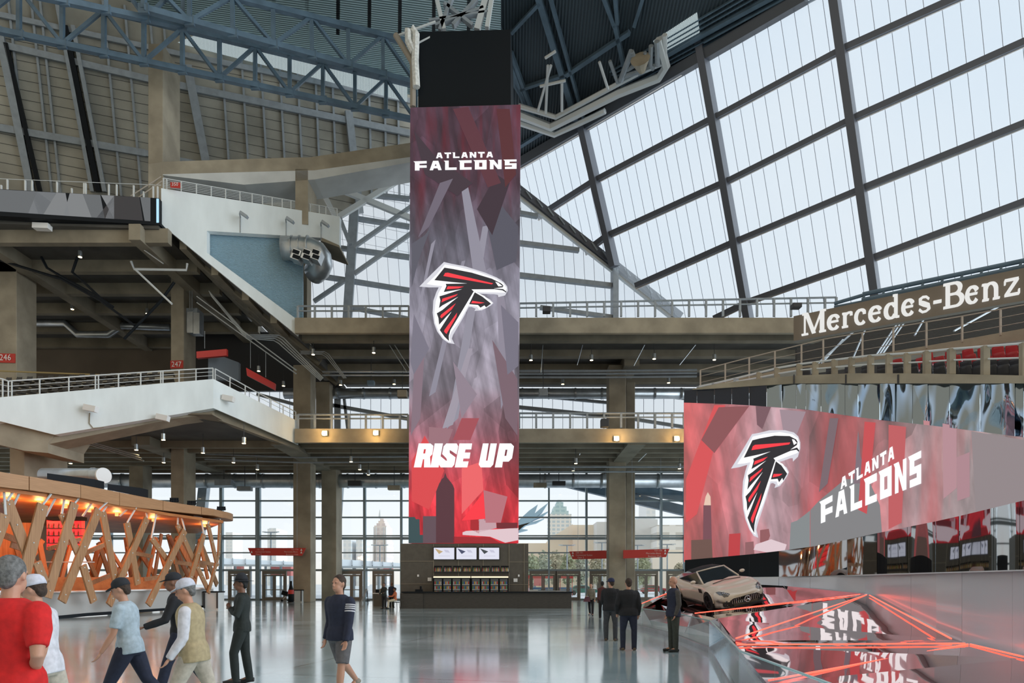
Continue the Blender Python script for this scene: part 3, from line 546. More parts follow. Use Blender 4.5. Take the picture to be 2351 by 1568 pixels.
RU={'R':([(.25,0),(.85,0),(1,.1),(.95,.45),(.83,.55),(.86,1),(.52,1),(.53,.66),(.47,.66),(.38,1),(0,1)],[(.52,.24),(.62,.24),(.58,.42),(.48,.42)]),
'I':([(.35,0),(1,0),(.65,1),(0,1)],None),
'S':([(.38,0),(.92,0),(1,.12),(.92,.46),(.62,.30),(.55,.28),(.56,.40),(.86,.58),(.80,.88),(.68,1),(.08,1),(0,.88),(.06,.52),(.36,.72),(.42,.72),(.38,.62),(.16,.44),(.24,.12)],None),
'E':([(.27,0),(1,0),(.95,.25),(.62,.25),(.58,.38),(.90,.38),(.85,.63),(.50,.63),(.47,.75),(.80,.75),(.72,1),(0,1)],None),
'U':([(.22,0),(.52,0),(.38,.72),(.46,.72),(.62,0),(.95,0),(.76,.88),(.62,1),(.10,1),(0,.88)],None),
'P':([(.25,0),(.85,0),(1,.12),(.90,.62),(.72,.76),(.42,.76),(.38,1),(0,1)],[(.56,.26),(.66,.26),(.60,.52),(.50,.52)])}
G2=G; 
for ch,x0,x1 in [('R',950,995),('I',988,1017),('S',1008,1052),('E',1044,1084),('U',1099,1143),('P',1136,1180)]:
    o,h=RU[ch]; f=lambda p:(x0+p[0]*(x1-x0),1018+p[1]*55); loop=[LP(*f(p),-.06) for p in o]; mb=MB()
    if h: hl=[LP(*f(p),-.06) for p in h]; mb.add(loop+hl,[tuple(q) for q in tessellate_polygon([loop,hl])])
    else: mb.poly(loop)
    mb.build('lettering',WHT,t)
# frame above and beside the column
t=T('steel_bracing','tangle of pale steel props crowning the video column','frame')
for a,b,w in [((1003,0),(1020,70),9),((1040,-10),(1010,72),8),((1120,-20),(1095,70),13),((1095,0),(1040,60),8),((1020,10),(1085,60),7),((1000,60),(1110,20),6),((1130,-10),(1118,66),9),((985,50),(1120,30),5)]:
    MB().bar(W(*a,48),W(*b,48),w*48/F,.4,(0,1,0)).build('prop',M['steelw'] if w>8 else M['steel'],t)
MB().tube([W(908,80,46.8),W(945,140,46.8),W(948,150,46.8),W(948,246,46.8)],.2).build('post',mat('rusty pipe',(.33,.29,.24),.7),t)
MB().tube([W(950,120,46.5),W(938,95,46.5),(W(937,70,46.5)),W(947,66,46.5),W(955,78,46.5),W(953,140,46.5),W(956,200,46.5)],.25).build('white_hose',mat('white lagging',(.75,.75,.72),.7,nscale=6,namt=.2,bump=.4),t)
for a,b in [((905,85),(1000,50)),((950,105),(1000,80))]: MB().bar(W(*a,47),W(*b,47),.12).build('strut',M['steelw'],t)
# ---------------- snack bar under the column ----------------
M['tile']=mat('brown grey wall panel',(.105,.095,.08),.5,nscale=3,namt=.12)
M['tilec']=mat('dark counter front',(.055,.05,.045),.45,nscale=4,namt=.2,stretch=(1,1,6))
BP=VP(920,46,1213,46)
bx0,bx1=(920-CX)/F*46,(1213-CX)/F*46; bz=CH+(HY-1248)/F*46
t=T('snack_bar_wall','dark panelled back wall of the snack bar at the foot of the column','wall',(0,46,0)); t['kind']='structure'
MB().bx(bx0,bx1,46,51.5,0,bz).build('panel_body',M['tile'],t)
for x in (995,1052,1109,1168,1203): MB().prism([BP(x,1249),BP(x+1,1249),BP(x+1,1362),BP(x,1362)],(0,-.03,0)).build('panel_joint',M['conc'],t)
for x0,x1,y in [(920,995,1288),(1168,1213,1290),(920,995,1340),(1168,1213,1342)]: MB().prism([BP(x0,y),BP(x1,y),BP(x1,y+.8),BP(x0,y+.8)],(0,-.03,0)).build('panel_joint',M['conc'],t)
SC3=[(995,1044,'tan'),(1047,1095,'navy'),(1099,1147,'black')]
for i,(x0,x1,nm) in enumerate(SC3):
    s=T('menu_screen','wall screen with a %s pennant picture, %s of three above the fridges'%({'tan':'tan','navy':'dark blue','black':'black'}[nm],['first','middle','last'][i]),'screen',tuple(BP((x0+x1)/2,1270)),group='menu screens')
    MB().prism([BP(x0,1256),BP(x1,1256),BP(x1,1285),BP(x0,1285)],(0,-.12,0)).build('case',M['black'],s)
    MB().prism([BP(x0+1,1257.5,-.13),BP(x1-1,1257.5,-.13),BP(x1-1,1284,-.13),BP(x0+1,1284,-.13)],(0,-.01,0)).build('picture',em((.66,.67,.78)),s)
    c={'tan':(.45,.33,.18),'navy':(.05,.06,.12),'black':(.04,.05,.06)}[nm]
    decal(BP,[(x0+3,1259),(x0+22,1266),(x0+13,1272)],em(c),s,-.16,'pennant'); decal(BP,[(x0+24,1262),(x0+34,1263),(x0+38,1269),(x0+28,1268)],em((.5,.5,.62)),s,-.16,'pennant_shadow')
    decal(BP,[(x0+12,1276),(x0+38,1276),(x0+38,1277),(x0+12,1277)],em((.5,.5,.6)),s,-.16,'caption')
M['boxd']=M['dark']
bot=[(.5,.05,.03),(.6,.45,.1),(.1,.25,.1),(.5,.5,.45),(.35,.12,.03)]
for i in range(8):
    x0=997+i*21.9; s=T('bottle_niche','%s lit wall niche holding a row of bottles, counted from the left'%['first','second','third','fourth','fifth','sixth','seventh','eighth'][i],'niche',tuple(BP(x0+9,1306)),group='bottle niches')
    MB().prism([BP(x0,1299),BP(x0+18,1299),BP(x0+18,1313),BP(x0,1313)],(0,-.04,0)).build('niche_back',M['black'],s)
    MB().prism([BP(x0-1,1312),BP(x0+19,1312),BP(x0+19,1314),BP(x0-1,1314)],(0,-.2,0)).build('shelf',M['dark'],s)
    for k in range(7):
        c=bot[(i*3+k*2)%5]; b0=BP(x0+2+k*2.4,1312,-.12)
        o=MB().tube([b0,b0+Vector((0,0,.16)),b0+Vector((0,0,.2)),b0+Vector((0,0,.27))],[.028,.028,.012,.012],6).build('bottle',mat('bottle glass %d'%((i*3+k*2)%5),c,.2))
        tag(o,'%s small bottle from the left in the %s wall niche of the snack bar'%(ORD[k],['first','second','third','fourth','fifth','sixth','seventh','eighth'][i]),'bottle','bottles in the wall niches')
for i,(x0,x1) in enumerate([(995,1080),(1082,1167)]):
    s=T('drinks_fridge','%s of the two wide glass-door drinks fridges behind the counter'%['left one','right one'][i],'fridge',tuple(BP((x0+x1)/2,1380)),group='drinks fridges')
    MB().prism([BP(x0,1322),BP(x1,1322),BP(x1,1376),BP(x0,1376)],(0,-.35,0)).build('case',M['black'],s)
    MB().prism([BP(x0,1323,-.36),BP(x1,1323,-.36),BP(x1,1326.5,-.36),BP(x0,1326.5,-.36)],(0,-.02,0)).build('light_strip',em((1,.86,.62)),s)
    for k in range(4):
        w=(x1-x0)/4; a=x0+k*w+2; d=MB().prism([BP(a,1329,-.37),BP(a+w-4,1329,-.37),BP(a+w-4,1368,-.37),BP(a,1368,-.37)],(0,-.02,0)).build('door',mat('lit fridge interior',(.10,.11,.12),.3),s)
        for q in range(3):
            for z in range(5):
                c=[(.5,.05,.05),(.05,.12,.4),(.5,.5,.5),(.1,.3,.12),(.6,.35,.05)][(q*2+z*3+k+i)%5]
                MB().prism([BP(a+1+z*3.2,1335+q*11,-.40),BP(a+3.4+z*3.2,1335+q*11,-.40),BP(a+3.4+z*3.2,1341+q*11,-.40),BP(a+1+z*3.2,1341+q*11,-.40)],(0,-.03,0)).build('drink_can',mat('can %d'%((q*2+z*3+k+i)%5),c,.4),d)
            MB().prism([BP(a,1341.5+q*11,-.39),BP(a+w-4,1341.5+q*11,-.39),BP(a+w-4,1342.6+q*11,-.39),BP(a,1342.6+q*11,-.39)],(0,-.03,0)).build('shelf',M['steelw'],d)
for x,y,w,h,l in [(982,1326,9,8,'small white notice sheet beside the left fridge'),(1179,1328,9,8,'small white notice sheet beside the right fridge'),(958,1319,4,5,'little white wall box high on the left of the bar wall'),(1189,1319,4,5,'little white wall box high on the right of the bar wall')]:
    tag(MB().prism([BP(x,y),BP(x+w,y),BP(x+w,y+h),BP(x,y+h)],(0,-.05,0)).build('notice',M['white']),l,'notice')
t=T('bar_counter','long dark bar counter running in front of the snack bar wall','counter',((1116-CX)/F*44.6,44.6,0))
x0,x1=(926-CX)/F*44.6,(1312-CX)/F*44.6
MB().bx(x0,x1,44.6,45.4,0,1.02).build('counter_front',M['tilec'],t); MB().bx(x0-.1,x1+.1,44.45,45.6,1.02,1.1).build('counter_top',M['black'],t)
MB().bx(x0-.2,x0+1.3,44.5,45.9,0,.98).build('end_cabinet',M['tilec'],t)
for x,l in [(962,'dark till standing on the left end of the bar counter'),(1222,'slim steel tap rail lying on the right half of the bar counter')]:
    if x<1000: 
        o=MB().bx((x-8-CX)/F*45,(x+8-CX)/F*45,44.8,45.2,1.1,1.25).bx((x+2-CX)/F*45,(x+6-CX)/F*45,44.9,45.1,1.25,1.45).build('cash_till',M['black']); tag(o,l,'till')
    else:
        o=MB().bx((1215-CX)/F*45,(1300-CX)/F*45,44.9,45.2,1.1,1.16).bx((1216-CX)/F*45,(1235-CX)/F*45,44.9,45.2,1.16,1.22).build('tap_rail',M['galv']); tag(o,l,'rail')
# ---------------- right bowl: screen, fascia, sign ----------------
class Curve:  # chain of vertical planes
    def __init__(s,ks): s.k=ks; s.pl=[VP(ks[i][0],ks[i][1],ks[i+1][0],ks[i+1][1]) for i in range(len(ks)-1)]
    def at(s,x):
        for i in range(len(s.pl)):
            if x<=s.k[i+1][0] or i==len(s.pl)-1: return s.pl[i]
    def __call__(s,x,y,off=0): return s.at(x)(x,y,off)
BC=Curve([(1560,33),(1860,31),(2145,27.6),(2351,25),(2520,23)])
def band(cv,xs,f0,f1,m,name,par,off=0,th=.3,smooth=False):
    mb=MB(); r=[]
    for x in xs:
        a,b=cv(x,f0(x),off),cv(x,f1(x),off); n=cv.at(x).n*th; r.append([a,b,b+n,a+n])
    mb.loft(r); return mb.build(name,m,par,smooth)
def lin(pts):
    def f(x):
        if x<=pts[0][0]: return pts[0][1]+(x-pts[0][0])*(pts[1][1]-pts[0][1])/(pts[1][0]-pts[0][0])
        for i in range(len(pts)-1):
            if x<=pts[i+1][0]: return pts[i][1]+(x-pts[i][0])*(pts[i+1][1]-pts[i][1])/(pts[i+1][0]-pts[i][0])
        i=len(pts)-2; return pts[i][1]+(x-pts[i][0])*(pts[i+1][1]-pts[i][1])/(pts[i+1][0]-pts[i][0])
    return f
XS=[1570,1640,1700,1780,1860,1940,2020,2100,2180,2260,2351,2520,2700]
M['led2']=ledmat('curved screen picture',(.10,.11,.12),[(.22,(1,1,.5),.7,1.3),(.4,(1,1,.5),.85,1.15)],.5,-4.2,6.2,
 [(0,(.52,.08,.085)),(.12,(.40,.085,.10)),(.22,(.34,.12,.14)),(.36,(.32,.20,.23)),(.48,(.22,.10,.12)),(.58,(.40,.06,.07)),(.68,(.30,.09,.10)),(.8,(.22,.14,.15)),(1,(.20,.17,.17))],.95,axis='x',rough=.25,spec=.6,redx=(9,-1,(.62,.03,.04,1)))
t=T('curved_screen','wide curved LED screen behind the display car with a tilted falcon emblem','display',tuple(BC(1800,1300)))
ftop=lin([(1570,924),(1700,929),(1850,940),(2000,962),(2150,978),(2351,1004)]); fbot=lin([(1570,1290),(1700,1279),(1850,1262),(2000,1232),(2180,1196),(2351,1155)])
band(BC,XS,ftop,fbot,M['led2'],'screen_face',t)
band(BC,XS,fbot,lambda x:fbot(x)+(x-1570)*.006+1.5,M['steelw'],'lower_trim',t,-.08)
q1,q2=BC.pl[1],BC.pl[2]
class Both:
    n=BC.pl[1].n
    def __call__(s,x,y,off=0): return BC(x,y,off)
PB1=VP(1660,32.2,1850,30.7); PB1.p=PB1.p-PB1.n*.25
# homography-free warp of the emblem: bilinear on landmark points
def emb2(x,y):  # emblem zoom px -> screen px via least squares affine+quadratic fit below
    return (EX@x_(x,y),EY@x_(x,y))
import numpy as np
src=[(215,508),(583,140),(1200,300),(1480,440),(1540,570),(1400,665),(1110,615),(1325,755),(1040,872),(955,815),(742,1370),(560,1290),(413,900),(505,520),(700,168),(590,225),(440,412)]
dst=[(120,618),(350,130),(800,125),(950,190),(990,310),(905,500),(745,490),(850,640),(660,845),(590,800),(460,1475),(330,1400),(250,880),(300,570),(500,122),(355,220),(265,462)]
x_=lambda x,y:np.array([1,x/1000,y/1000,x*y/1e6,x*x/1e6,y*y/1e6])
A_=np.array([x_(*p) for p in src]); EX=np.linalg.lstsq(A_,np.array([1660+p[0]/5.6 for p in dst]),rcond=None)[0]; EY=np.linalg.lstsq(A_,np.array([970+p[1]/5.6 for p in dst]),rcond=None)[0]
EM['o']=EM['o']; 
class C2:
    def __init__(s,off): s.off=off; s.n=BC.pl[1].n
    def __call__(s,x,y,off=0): return BC(x,y,off-.02)
emblem(C2(0),emb2,t,1.3)
S2=C2(0)
TX=lambda x0,y0,x1,y1,h0,h1:(lambda u,v:(x0+(x1-x0)*u,(y0+(y1-y0)*u)+(h0+(h1-h0)*u)*v))
letters(S2,'ATLANTA',TX(1930,1098,2053,1022,26,31),.118,.029,t,off=-.09)
letters(S2,'FALCONS',TX(1884,1150,2115,1034,52,76),.118,.029,t,off=-.09)
def d2(p,c,nm='picture_shape',off=-.02):
    DC[0]+=.0012; off-=DC[0]-.03; return MB().prism([BC(x,y,off) for x,y in p],BC.pl[1].n*.005).build(nm,em(c),t)
for p,c in [([(1620,1140),(1625,1130),(1631,1140),(1632,1160),(1616,1160)],(.70,.50,.40)),([(1615,1160),(1632,1160),(1634,1240),(1614,1240)],(.16,.06,.08)),([(1587,1240),(1634,1238),(1636,1282),(1587,1287)],(.13,.07,.06)),([(1674,1226),(1700,1224),(1698,1278),(1672,1280)],(.45,.04,.05)),
 ([(1745,1217),(1765,1214),(1768,1230),(1760,1250),(1745,1245)],(.25,.09,.10)),([(1711,1245),(1730,1243),(1732,1275),(1711,1277)],(.24,.10,.11)),([(1735,1250),(1770,1238),(1806,1250),(1800,1270),(1780,1272),(1730,1262)],(.66,.52,.56)),
 ([(1816,1200),(1830,1195),(1850,1180),(1859.5,1172),(1859.5,1259),(1840,1262),(1812,1264)],(.20,.22,.23)),([(1860.5,1171),(1880,1150),(1940,1100),(1964,1100),(1965,1050),(1970,990),(1975,1050),(1985,1080),(2020,1160),(2025,1226),(1860.5,1259)],(.19,.19,.20)),
 ([(1966,1048),(1971,990),(1976,1048),(1984,1070),(1984,1110),(1960,1110)],(.18,.13,.16)),([(2164,972),(2196,978),(2196,1120),(2166,1145)],(.40,.22,.25)),([(2196,1050),(2226,1038),(2226,1140),(2198,1150)],(.36,.20,.23)),([(2120,965),(2134,967),(2134,1000),(2122,1000)],(.45,.20,.22)),
 ([(1575,1100),(1640,930),(1665,930),(1600,1180),(1575,1200)],(.60,.07,.08)),([(1650,935),(1720,932),(1640,1040),(1610,1010)],(.22,.07,.08)),([(1735,932),(1770,934),(1750,985),(1738,975)],(.16,.08,.10)),([(1790,940),(1850,945),(1820,1020),(1800,1000)],(.30,.22,.26)),
 ([(1905,960),(1925,960),(1900,1110),(1880,1130)],(.16,.11,.13)),([(1985,968),(2010,970),(1990,1180),(1970,1170)],(.50,.06,.07)),([(2040,975),(2080,980),(2070,1200),(2040,1215)],(.46,.09,.10)),([(2230,990),(2351,1010),(2351,1150),(2240,1175)],(.24,.20,.21))]: d2(p,c)
# reflective metal band above
def mirrmat(name,col,rough,sc,bd=.15):
    m=bpy.data.materials.new(name); m.use_nodes=True; nt=m.node_tree; b=nt.nodes['Principled BSDF']; b.inputs['Base Color'].default_value=(*col,1); b.inputs['Metallic'].default_value=1; b.inputs['Roughness'].default_value=rough
    tc=nt.nodes.new('ShaderNodeTexCoord'); ns=nt.nodes.new('ShaderNodeTexNoise'); ns.inputs['Scale'].default_value=sc; ns.inputs['Detail'].default_value=1
    mp=nt.nodes.new('ShaderNodeMapping'); mp.inputs['Scale'].default_value=(1,1,.35); nt.links.new(tc.outputs['Object'],mp.inputs[0]); nt.links.new(mp.outputs[0],ns.inputs['Vector'])
    bp=nt.nodes.new('ShaderNodeBump'); bp.inputs['Strength'].default_value=1; bp.inputs['Distance'].default_value=bd; nt.links.new(ns.outputs[0],bp.inputs['Height']); nt.links.new(bp.outputs[0],b.inputs['Normal']); return m
M['mir']=mirrmat('buckled mirror steel',(.30,.37,.44),.10,.9,1.3)
t=T('steel_band','band of buckled mirror-like steel sheets above the curved screen','cladding',tuple(BC(1800,900)))
f0=lin([(1570,896),(1830,880),(2351,880)])
xs=[1570,1600,1640,1680,1720,1760,1795,1828,1850,1885,1940,1970,2020,2055,2095,2130,2180,2250,2330,2351,2500,2690]
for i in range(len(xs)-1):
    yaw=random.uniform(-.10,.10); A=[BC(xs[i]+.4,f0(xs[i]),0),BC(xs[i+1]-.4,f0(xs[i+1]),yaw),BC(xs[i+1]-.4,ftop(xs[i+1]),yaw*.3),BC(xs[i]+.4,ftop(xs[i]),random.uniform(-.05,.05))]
    MB().add(A+[p+BC.at(xs[i]+1).n*.1 for p in A],[(0,1,2,3),(4,5,6,7),(0,1,5,4),(1,2,6,5),(2,3,7,6),(3,0,4,7)]).build('steel_sheet',M['mir'] if i>4 else M['navy'] if 'navy' in M else mat('navy reflection sheet',(.012,.02,.04),.25),t)  # left sheets: dark reflection painted as flat navy instead of mirrored
# concrete bowl edge
t=T('bowl_edge_beam','curved concrete edge beam above the steel band','beam',tuple(BC(1900,870)))
band(BC,[1590,1640,1720,1830,1950,2080,2220,2351,2700],lin([(1590,893),(1640,882),(1720,872),(1830,862),(1950,857),(2100,857),(2351,862)]),f0,M['conc'],'beam',t,-.1,1.2)
for x in (1823,1942,2062,2182): MB().bar(BC(x,860,-.12),BC(x,880,-.12),.05,.05).build('joint',M['dark'],t)
# posts and rails
RB1=Curve([(1600,36),(1720,34),(1900,31.5),(2100,28.5),(2351,25.3),(2500,23.5)])
rt=lin([(1600,888),(1640,880),(1716,862),(1784,845),(1835,836),(1915,826),(1999,816),(2083,811),(2185,801),(2351,788),(2450,778)]); rb=lin([(1600,895),(1743,880),(1835,866),(1999,861),(2185,858),(2351,862)])
t=T('bowl_guard_rail','heavy guard rail of flat posts along the curved concrete edge, right','railing',tuple(RB1(1900,860)))
rx=[1605,1640,1690,1743,1784,1835,1872,1916,1955,1999,2041,2083,2128,2184,2262,2351,2450]
for i in range(len(rx)-1):
    MB().tube([RB1(rx[i],rt(rx[i])),RB1(rx[i+1],rt(rx[i+1]))],.045,6).build('top_rail',M['steelw'],t)
    MB().tube([RB1(rx[i],rt(rx[i])*.55+rb(rx[i])*.45),RB1(rx[i+1],rt(rx[i+1])*.55+rb(rx[i+1])*.45)],.035,6).build('mid_rail',M['steelw'],t)
    x=rx[i]; MB().bar(RB1(x,rt(x)),RB1(x,rb(x)+2),.05+.08*(x>1700)+.06*(x>2100),.25,(1,0,0)).build('post',M['conc'] if x>1700 else M['steel'],t)
RC=Curve([(1600,37),(1890,34.5),(2100,32),(2351,29),(2500,27)]); rt2=lin([(1600,852),(1720,821),(1890,779),(2050,752),(2209,726),(2351,700),(2450,680)]); rb2=lin([(1600,892),(1665,878),(1779,852),(1890,836),(1980,820),(2127,796),(2297,766),(2351,756)])
t=T('slender_guard_rail','slender rusty guard rail rising right behind the heavy one','railing',tuple(RC(1900,820)))
rx=[1608,1665,1720,1779,1840,1890,1980,2051,2127,2209,2297,2380,2450]
M['rust']=mat('weathered rail',(.42,.36,.30),.6)
for i in range(len(rx)-1):
    for g in (0,.35,.7): MB().tube([RC(rx[i],rt2(rx[i])*(1-g)+rb2(rx[i])*g),RC(rx[i+1],rt2(rx[i+1])*(1-g)+rb2(rx[i+1])*g)],.03 if g==0 else .015,5).build('rail',M['rust'],t)
    x=rx[i]; MB().bar(RC(x,rt2(x)),RC(x,rb2(x)+4),.07).build('post',M['rust'],t)
t=T('upper_bowl_beam','tan curved concrete beam rising right below the slender rail','beam',tuple(RC(2000,820)))
band(RC,[1640,1720,1800,1900,2012,2127,2250,2351,2700],lambda x:rb2(x)-2,lambda x:rb2(x)+lin([(1640,3),(1800,7),(2012,11),(2351,24)])(x),M['conc'],'beam',t,0,.8)
# ribbed wall behind
KW=VP(1600,46,2500,42)
M['kw']=corrmat('dark ribbed wall',(.035,.032,.03),(.09,.085,.08),4,'Z',.7,0)
o=MB().prism([KW(x,y) for x,y in[(1830,800),(2500,600),(2500,930),(1830,930)]],(0,.3,0)).build('wall_right',M['kw']); S(o,'dark ribbed wall behind the right seating','wall')
S(MB().prism([W(1700,790,47),W(2500,640,40),W(2500,560,30),W(1850,700,36)],(0,0,.3)).build('ceiling_right_bowl',M['soff']),'dark ceiling above the right seating behind the Mercedes-Benz sign','ceiling') if False else None
for k_,(a,b) in enumerate([((2010,818),(2065,735)),((2015,820),(2072,735)),((2020,822),(2080,735)),((1955,830),(1985,760)),((1860,850),(1990,735)),((2100,770),(2140,700)),((2190,760),(2300,700)),((1875,848),(1935,780))]):
    o=MB().tube([W(*a,36.5),W(*b,39)],.05,6).build('conduit_pipe',M['galv']); tag(o,'thin galvanised conduit slanting up behind the seats, foot near pixel column %d'%a[0],'pipe','conduits behind the right seats'); o['label']='%s galvanised conduit from the left slanting up to the big tan sign'%ORD[k_]
# seats
M['seatr']=mat('red plastic seat',(.42,.015,.02),.4); M['seatk']=mat('black plastic seat',(.03,.03,.035),.4)
def seatmesh(name,m):
    mb=MB(); r=[]
    for j in range(5):
        z=j/4; r.append([Vector((math.sin(a)*.24*(1-.12*z*z),-.05+.06*math.cos(a*1.5)-.0+z*.12,.42+z*.42)) for a in [(-1+2*k/8) for k in range(9)]])
    rr=[q+[p+Vector((0,.03,0)) for p in reversed(q)] for q in r]
    mb.loft(rr); mb.box((0,-.28,.42),(.44,.42,.05)); o=mb.build(name,m,None,True); o.modifiers.new('b','BEVEL').width=.01; return o
def seatrow(m,x0,x1,ys,Yoff,n,lab,grp,cat='seat'):
    s0=None
    for k in range(n):
        iv=1/x0**3+(1/x1**3-1/x0**3)*k/(n-1); x=x0+(x1-x0)*(k/(n-1))**.8; x=x1-(x1-x0)*((n-1-k)/(n-1))**.85 if 0 else x; p=RB1(x,ys(x)); d=BC.at(x); ang=math.atan2(d.n.x,d.n.y)
        o=seatmesh('stadium_chair',m) if s0 is None else s0.copy()
        if s0 is None: s0=o
        else: COL.objects.link(o)
        q=p+Vector((p.x,p.y,0)).normalized()*Yoff; q.z=CH+(HY-ys(x))/F*q.y-.84; o.location=q; o.rotation_euler=(0,0,-ang+math.pi); o.scale=(1.2,1,1)
        tag(o,'%s %s'%(ORD[k],lab),cat,grp)
seatrow(M['seatk'],1850,2440,lin([(1850,852),(2351,838)]),1.0,19,'black chair from the left in the front row behind the heavy rail','black seats, front row')
seatrow(M['seatk'],1850,2440,lin([(1850,846),(2351,824)]),2.0,19,'black chair from the left in the second row behind the heavy rail','black seats, second row')
seatrow(M['seatr'],2060,2440,lin([(2060,826),(2351,808)]),3.0,12,'red chair from the left in the lowest red row','red seats, lowest row')
seatrow(M['seatr'],2130,2440,lin([(2130,812),(2351,790)]),4.0,10,'red chair from the left in the highest red row','red seats, highest row')
# sign
SP=VP(1822,38,2351,33)
t=T('hanging_sign','long tan hanging sign with big white serif letters, upper right','sign',tuple(SP(2000,740)))
MB().prism([SP(x,y) for x,y in[(1822,726),(2351,615),(2500,584),(2500,668),(2351,690),(1822,783)]],SP.n*.35).build('sign_board',mat('tan sign board',(.19,.155,.12),.6),t)
sw=[('M',1840,1896),('e',1899,1929),('r',1932,1957),('c',1961,1990),('e',1994,2026),('d',2031,2065),('e',2070,2101),('s',2106,2138),('-',2142,2163),('B',2166,2213),('e',2217,2249),('n',2254,2296),('z',2304,2343)]
def slab_y(x,v): # v 0=x-height line..1 baseline ; baseline line
    base=768-(x-1840)*.1905*1.0-0; h=lin([(1840,30),(2351,38)])(x); return base-(1-v)*h
def stroke(mb,pts,ws,x0,w,closed=False):
    # thick polyline in glyph space -> quads on the plane
    L=[];Rr=[]
    n=len(pts)
    for i,(u,v) in enumerate(pts):
        a=pts[max(i-1,0)]; b=pts[min(i+1,n-1)]; dx,dy=(b[0]-a[0]),(b[1]-a[1]); l=math.hypot(dx,dy) or 1; wx=1.28*(ws[i] if isinstance(ws,list) else ws)
        nx,ny=-dy/l,dx/l; L.append((u+nx*wx/2,v+ny*wx/2)); Rr.append((u-nx*wx/2,v-ny*wx/2))
    P=lambda q:SP(x0+q[0]*w,slab_y(x0+q[0]*w,q[1]),-.22)
    rings=[[P(l),P(r),P(r)+SP.n*.2,P(l)+SP.n*.2] for l,r in zip(L,Rr)]
    mb.loft(rings)
def arc(cx,cy,rx,ry,a0,a1,n=14,hor=.07,ver=.24):
    pts=[];ws=[]
    for i in range(n+1):
        a=math.radians(a0+(a1-a0)*i/n); pts.append((cx+rx*math.cos(a),cy-ry*math.sin(a))); ws.append(hor+(ver-hor)*abs(math.cos(a)))
    return pts,ws
def glyph(mb,ch,x0,w):
    s=lambda p,t_:stroke(mb,p,t_,x0,w)
    if ch=='M':
        c=-.55; s([(.02,c),(.25,c)],.07); s([(.13,c),(.13,1)],.05); s([(.0,1),(.27,1)],.07); s([(.2,c),(.5,1)],.13); s([(.5,.9),(.82,c)],.05); s([(.84,c),(.84,1)],.14); s([(.72,1),(1,1)],.07); s([(.78,c),(1,c)],.07)
    elif ch=='e': s(*arc(.5,.5,.38,.5,-25-15,-330,18)) ; s([(.14,.45),(.86,.45)],.07)
    elif ch=='c': s(*arc(.52,.5,.38,.5,-315,-45,16)); s([(.80,.12),(.80,.3)],.2)
    elif ch=='r': s([(.3,0),(.3,1)],.26); s([(.02,1),(.6,1)],.07); s([(.05,.03),(.3,.03)],.07); s(*arc(.72,.35,.4,.34,150,60,6,.06,.12)); s([(.88,.03),(.88,.22)],.2)
    elif ch=='d': s(*arc(.42,.5,.34,.5,40,320,16)); s([(.76,-.55),(.76,1)],.2); s([(.55,-.52),(.76,-.52)],.07); s([(.76,.98),(1,.98)],.07)
    elif ch=='s': s([(.85,.2),(.65,.02),(.4,.0),(.2,.14),(.22,.34),(.5,.48),(.8,.62),(.86,.82),(.65,.98),(.38,1.0),(.14,.8)],[.08,.07,.08,.16,.2,.22,.2,.16,.07,.07,.1])
    elif ch=='-': s([(.05,.5),(.95,.5)],.12)
    elif ch=='B':
        c=-.5; s([(.22,c),(.22,1)],.17); s([(.0,c),(.55,c)],.08); s([(.0,1),(.6,1)],.08); s([(.2,.2),(.6,.2)],.07); s(*arc(.55,(c+.2)/2,.28,.35,90,-90,10,.07,.17)); s(*arc(.6,.6,.32,.4,90,-90,10,.07,.18))
    elif ch=='n': s([(.22,0),(.22,1)],.17); s([(.02,.03),(.22,.03)],.07); s([(.04,1),(.4,1)],.07); s(*arc(.52,.4,.28,.4,165,0,9,.07,.17)); s([(.8,.4),(.8,1)],.17); s([(.62,1),(1,1)],.07)
    elif ch=='z': s([(.08,.04),(.9,.04)],.09); s([(.84,.05),(.16,.96)],.17); s([(.08,.96),(.95,.96)],.09); s([(.1,.04),(.1,.3)],.07); s([(.93,.7),(.93,.97)],.08)
M['signw']=emat('sign letter white',(.82,.82,.80),.85)
for ch,xa,xb in sw:
    mb=MB(); glyph(mb,ch,xa,xb-xa); mb.build('letter',M['signw'],t)
# walkway trusses above the sign
t=T('sign_catwalk','grey steel catwalk frame running along the top of the tan sign','catwalk',tuple(SP(2000,700)))
for a,b,w in [((1915,697),(1980,678),.1),((1980,676),(2400,588),.12),((1978,690),(2400,603),.14),((1915,705),(2400,612),.08)]: MB().tube([SP(*a,.6),SP(*b,.6)],w).build('rail',M['steelb'],t)
for k in range(10): x=1985+k*45; MB().bar(SP(x,678-(x-1980)*.21,.6),SP(x-12,712-(x-1980)*.21,.6),.12).build('bracket',M['steelb'],t)
# ---------------- mirror strip and car display ----------------
MC=Curve([(1560,32.4),(1790,29.5),(2000,25.5),(2200,20.5),(2351,17.5),(2520,15)])
M['mirc']=mirrmat('black mirror panel',(.34,.35,.36),.03,.25,.5)
t=T('mirror_wall','wavy dark mirror panels under the curved screen','wall',tuple(MC(1800,1300))); t['kind']='structure'
xs=[1572,1640,1720,1788,1870,1945,2020,2090,2155,2210,2290,2351,2500,2690]; f1=lin([(1570,1330),(1790,1327),(2000,1322),(2351,1312)])
for i in range(len(xs)-1):
    band(MC,[xs[i]+.5,xs[i+1]-.5],lambda x:fbot(x)-4,lambda x:f1(x)+6,M['mirc'] if i>2 else M['black'],'mirror_panel',t,0,.1)
M['gwall']=mat('glossy pale lilac panel',(.74,.75,.79),.22,spec=.6,coat=.25)
t=T('glossy_low_wall','glossy grey-lilac low wall behind the platform mirroring the car','wall',tuple(MC(2000,1380))); t['kind']='structure'
